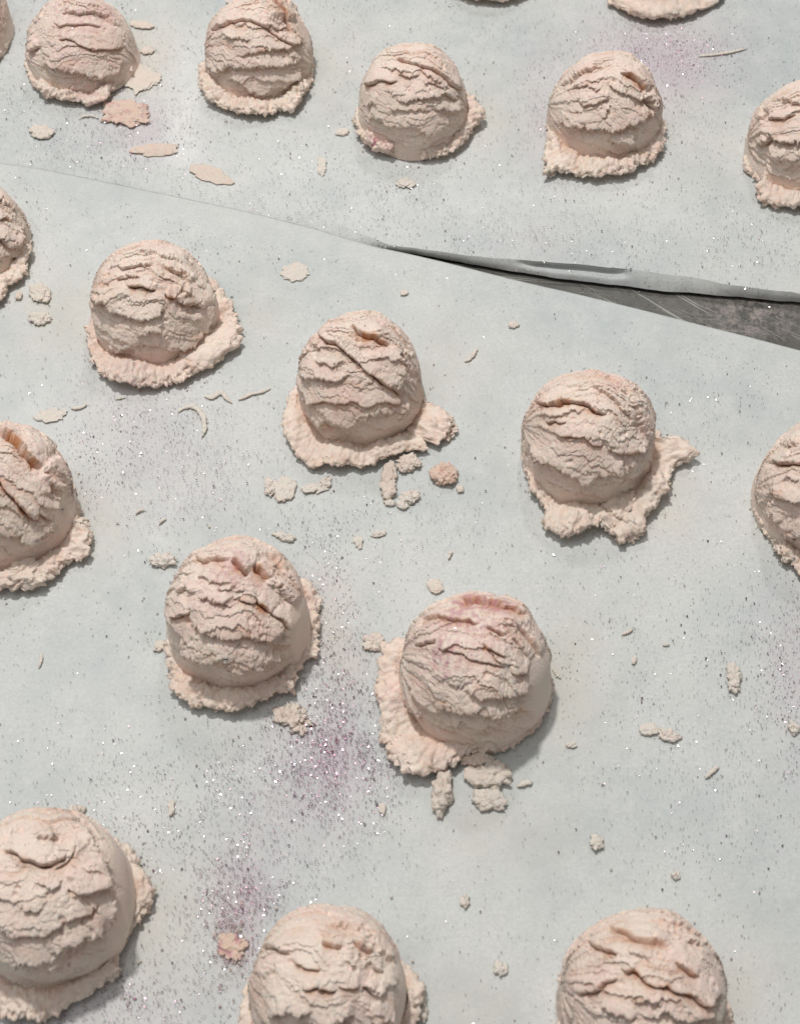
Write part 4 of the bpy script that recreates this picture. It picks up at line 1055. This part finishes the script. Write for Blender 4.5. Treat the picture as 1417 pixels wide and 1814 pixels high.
keep = rng.uniform(0, 1, N0) < 5.2 * dens * area / N0
qx, qy = qx[keep], qy[keep]
gp = ground(qx, qy)
# height of the sheet under each flake, from the nearest column of the sheets
from_low = qy > interp_line(LOW_EDGE, qx)
yb_ = interp_line(B_L, qx); yf_ = interp_line(F_L, qx)
z = np.full(len(qx), 0.0010)
gap = (~from_low) & (qy > yf_) & (qx > 663)
z[gap] = -0.0017
lipm = (~from_low) & (qy > yb_) & (qy <= yf_)
hBq = np.interp(qx, [-400, 170, 330, 640, 760, 1000, 1250, 1417, 1900], [.0003, .0014, .0036, .0042, .0044, .0076, .0068, .0060, .005])
fr = np.clip((qy - yb_) / np.maximum(yf_ - yb_, 1), 0, 1)
z[lipm] = (hBq * (1.05 - fr * .8) + .0012)[lipm]
up = (~from_low) & (qy <= yb_)
bk = ground(qx, np.minimum(qy, yb_))[:, 1] - ground(qx, yb_)[:, 1]
z[up] = (hBq * np.exp(-(np.maximum(bk, 0) / 0.022) ** 1.2) + .0009)[up]
gp = CAM + (gp - CAM) * ((CAM[2] - z) / CAM[2])[:, None]
cents = [gp]; sc_ = [np.ones(len(gp))]; nrm = [np.tile([0, 0, 1.0], (len(gp), 1))]
for i, d in enumerate(SC):                              # flakes stuck on the dough itself
    Vd, Nd, fa, sm = d['_flake']
    cnt = {0: 130, 9: 110, 15: 260, 14: 70, 2: 60, 17: 60}.get(i, 45)
    ids = rng.choice(np.where(fa > .2)[0], cnt)
    cents.append(Vd[ids] + Nd[ids] * 0.0004); nrm.append(Nd[ids]); sc_.append(np.full(cnt, .85))
Cn = np.vstack(cents); NN = np.vstack(nrm); SS = np.concatenate(sc_)
n = len(Cn)
print('FLAKES', n)
tilt = rng.normal(0, 0.30, (n, 3)); NN = NN + tilt; NN /= np.linalg.norm(NN, axis=1, keepdims=True)
tv = np.cross(NN, rng.normal(size=(n, 3))); tv /= np.linalg.norm(tv, axis=1, keepdims=True); bv = np.cross(NN, tv)
rad = rng.uniform(.00014, .00031, n) * SS * (1 + .9 * (rng.uniform(0, 1, n) < .03))
elong = rng.uniform(.55, 1.0, n)
ang = np.arange(6) * math.pi / 3
V = Cn[:, None] + (np.cos(ang)[None, :, None] * tv[:, None] + np.sin(ang)[None, :, None] * bv[:, None] * elong[:, None, None]) * rad[:, None, None]
V = V.reshape(-1, 3)
Fc = np.arange(n * 6).reshape(n, 6)
sv = rng.uniform(0, .85, n) + 1.5 * px_blob(project(Cn), STAIN) * rng.uniform(0, 1, n)
sh = np.repeat(np.clip(sv, 0, 1), 6)
o = new_mesh('glitter_flakes', V, Fc, glitter_material(), False, {'shade': sh})
tagp(o, 'fine dark and purple glitter flakes strewn over paper and scoops', 'glitter', kind='stuff')

# pink powder beside the bottom middle scoop
npw = 500
a = rng.normal(0, 1.25, (npw, 2)) * (0.6 + np.abs(rng.normal(0, .6, (npw, 1))))
c = ground(412 + a[:, 0] * 15, 1672 + a[:, 1] * 24 - np.abs(a[:, 0]) * 3, 0.0014 + 0)
V = []; Fc = []
for k in range(npw):
    s = random.uniform(.00015, .00050)
    rm = np.array([[random.gauss(1, .3) for _ in range(3)] for _ in range(6)])
    V.append(c[k] + np.array(ico) * rm * s); Fc.append(np.array(icf) + 6 * k)
V = np.vstack(V)
o = new_mesh('pink_powder', V, np.vstack(Fc), M_CRUMB, True, {'tint': np.full(len(V), .25), 'dye': np.repeat(rng.uniform(0, 1, npw) ** 1.5 * .75, 6)})
tagp(o, 'dusting of reddish pink powder round the pink crumb left of the bottom middle scoop', 'powder', kind='stuff')
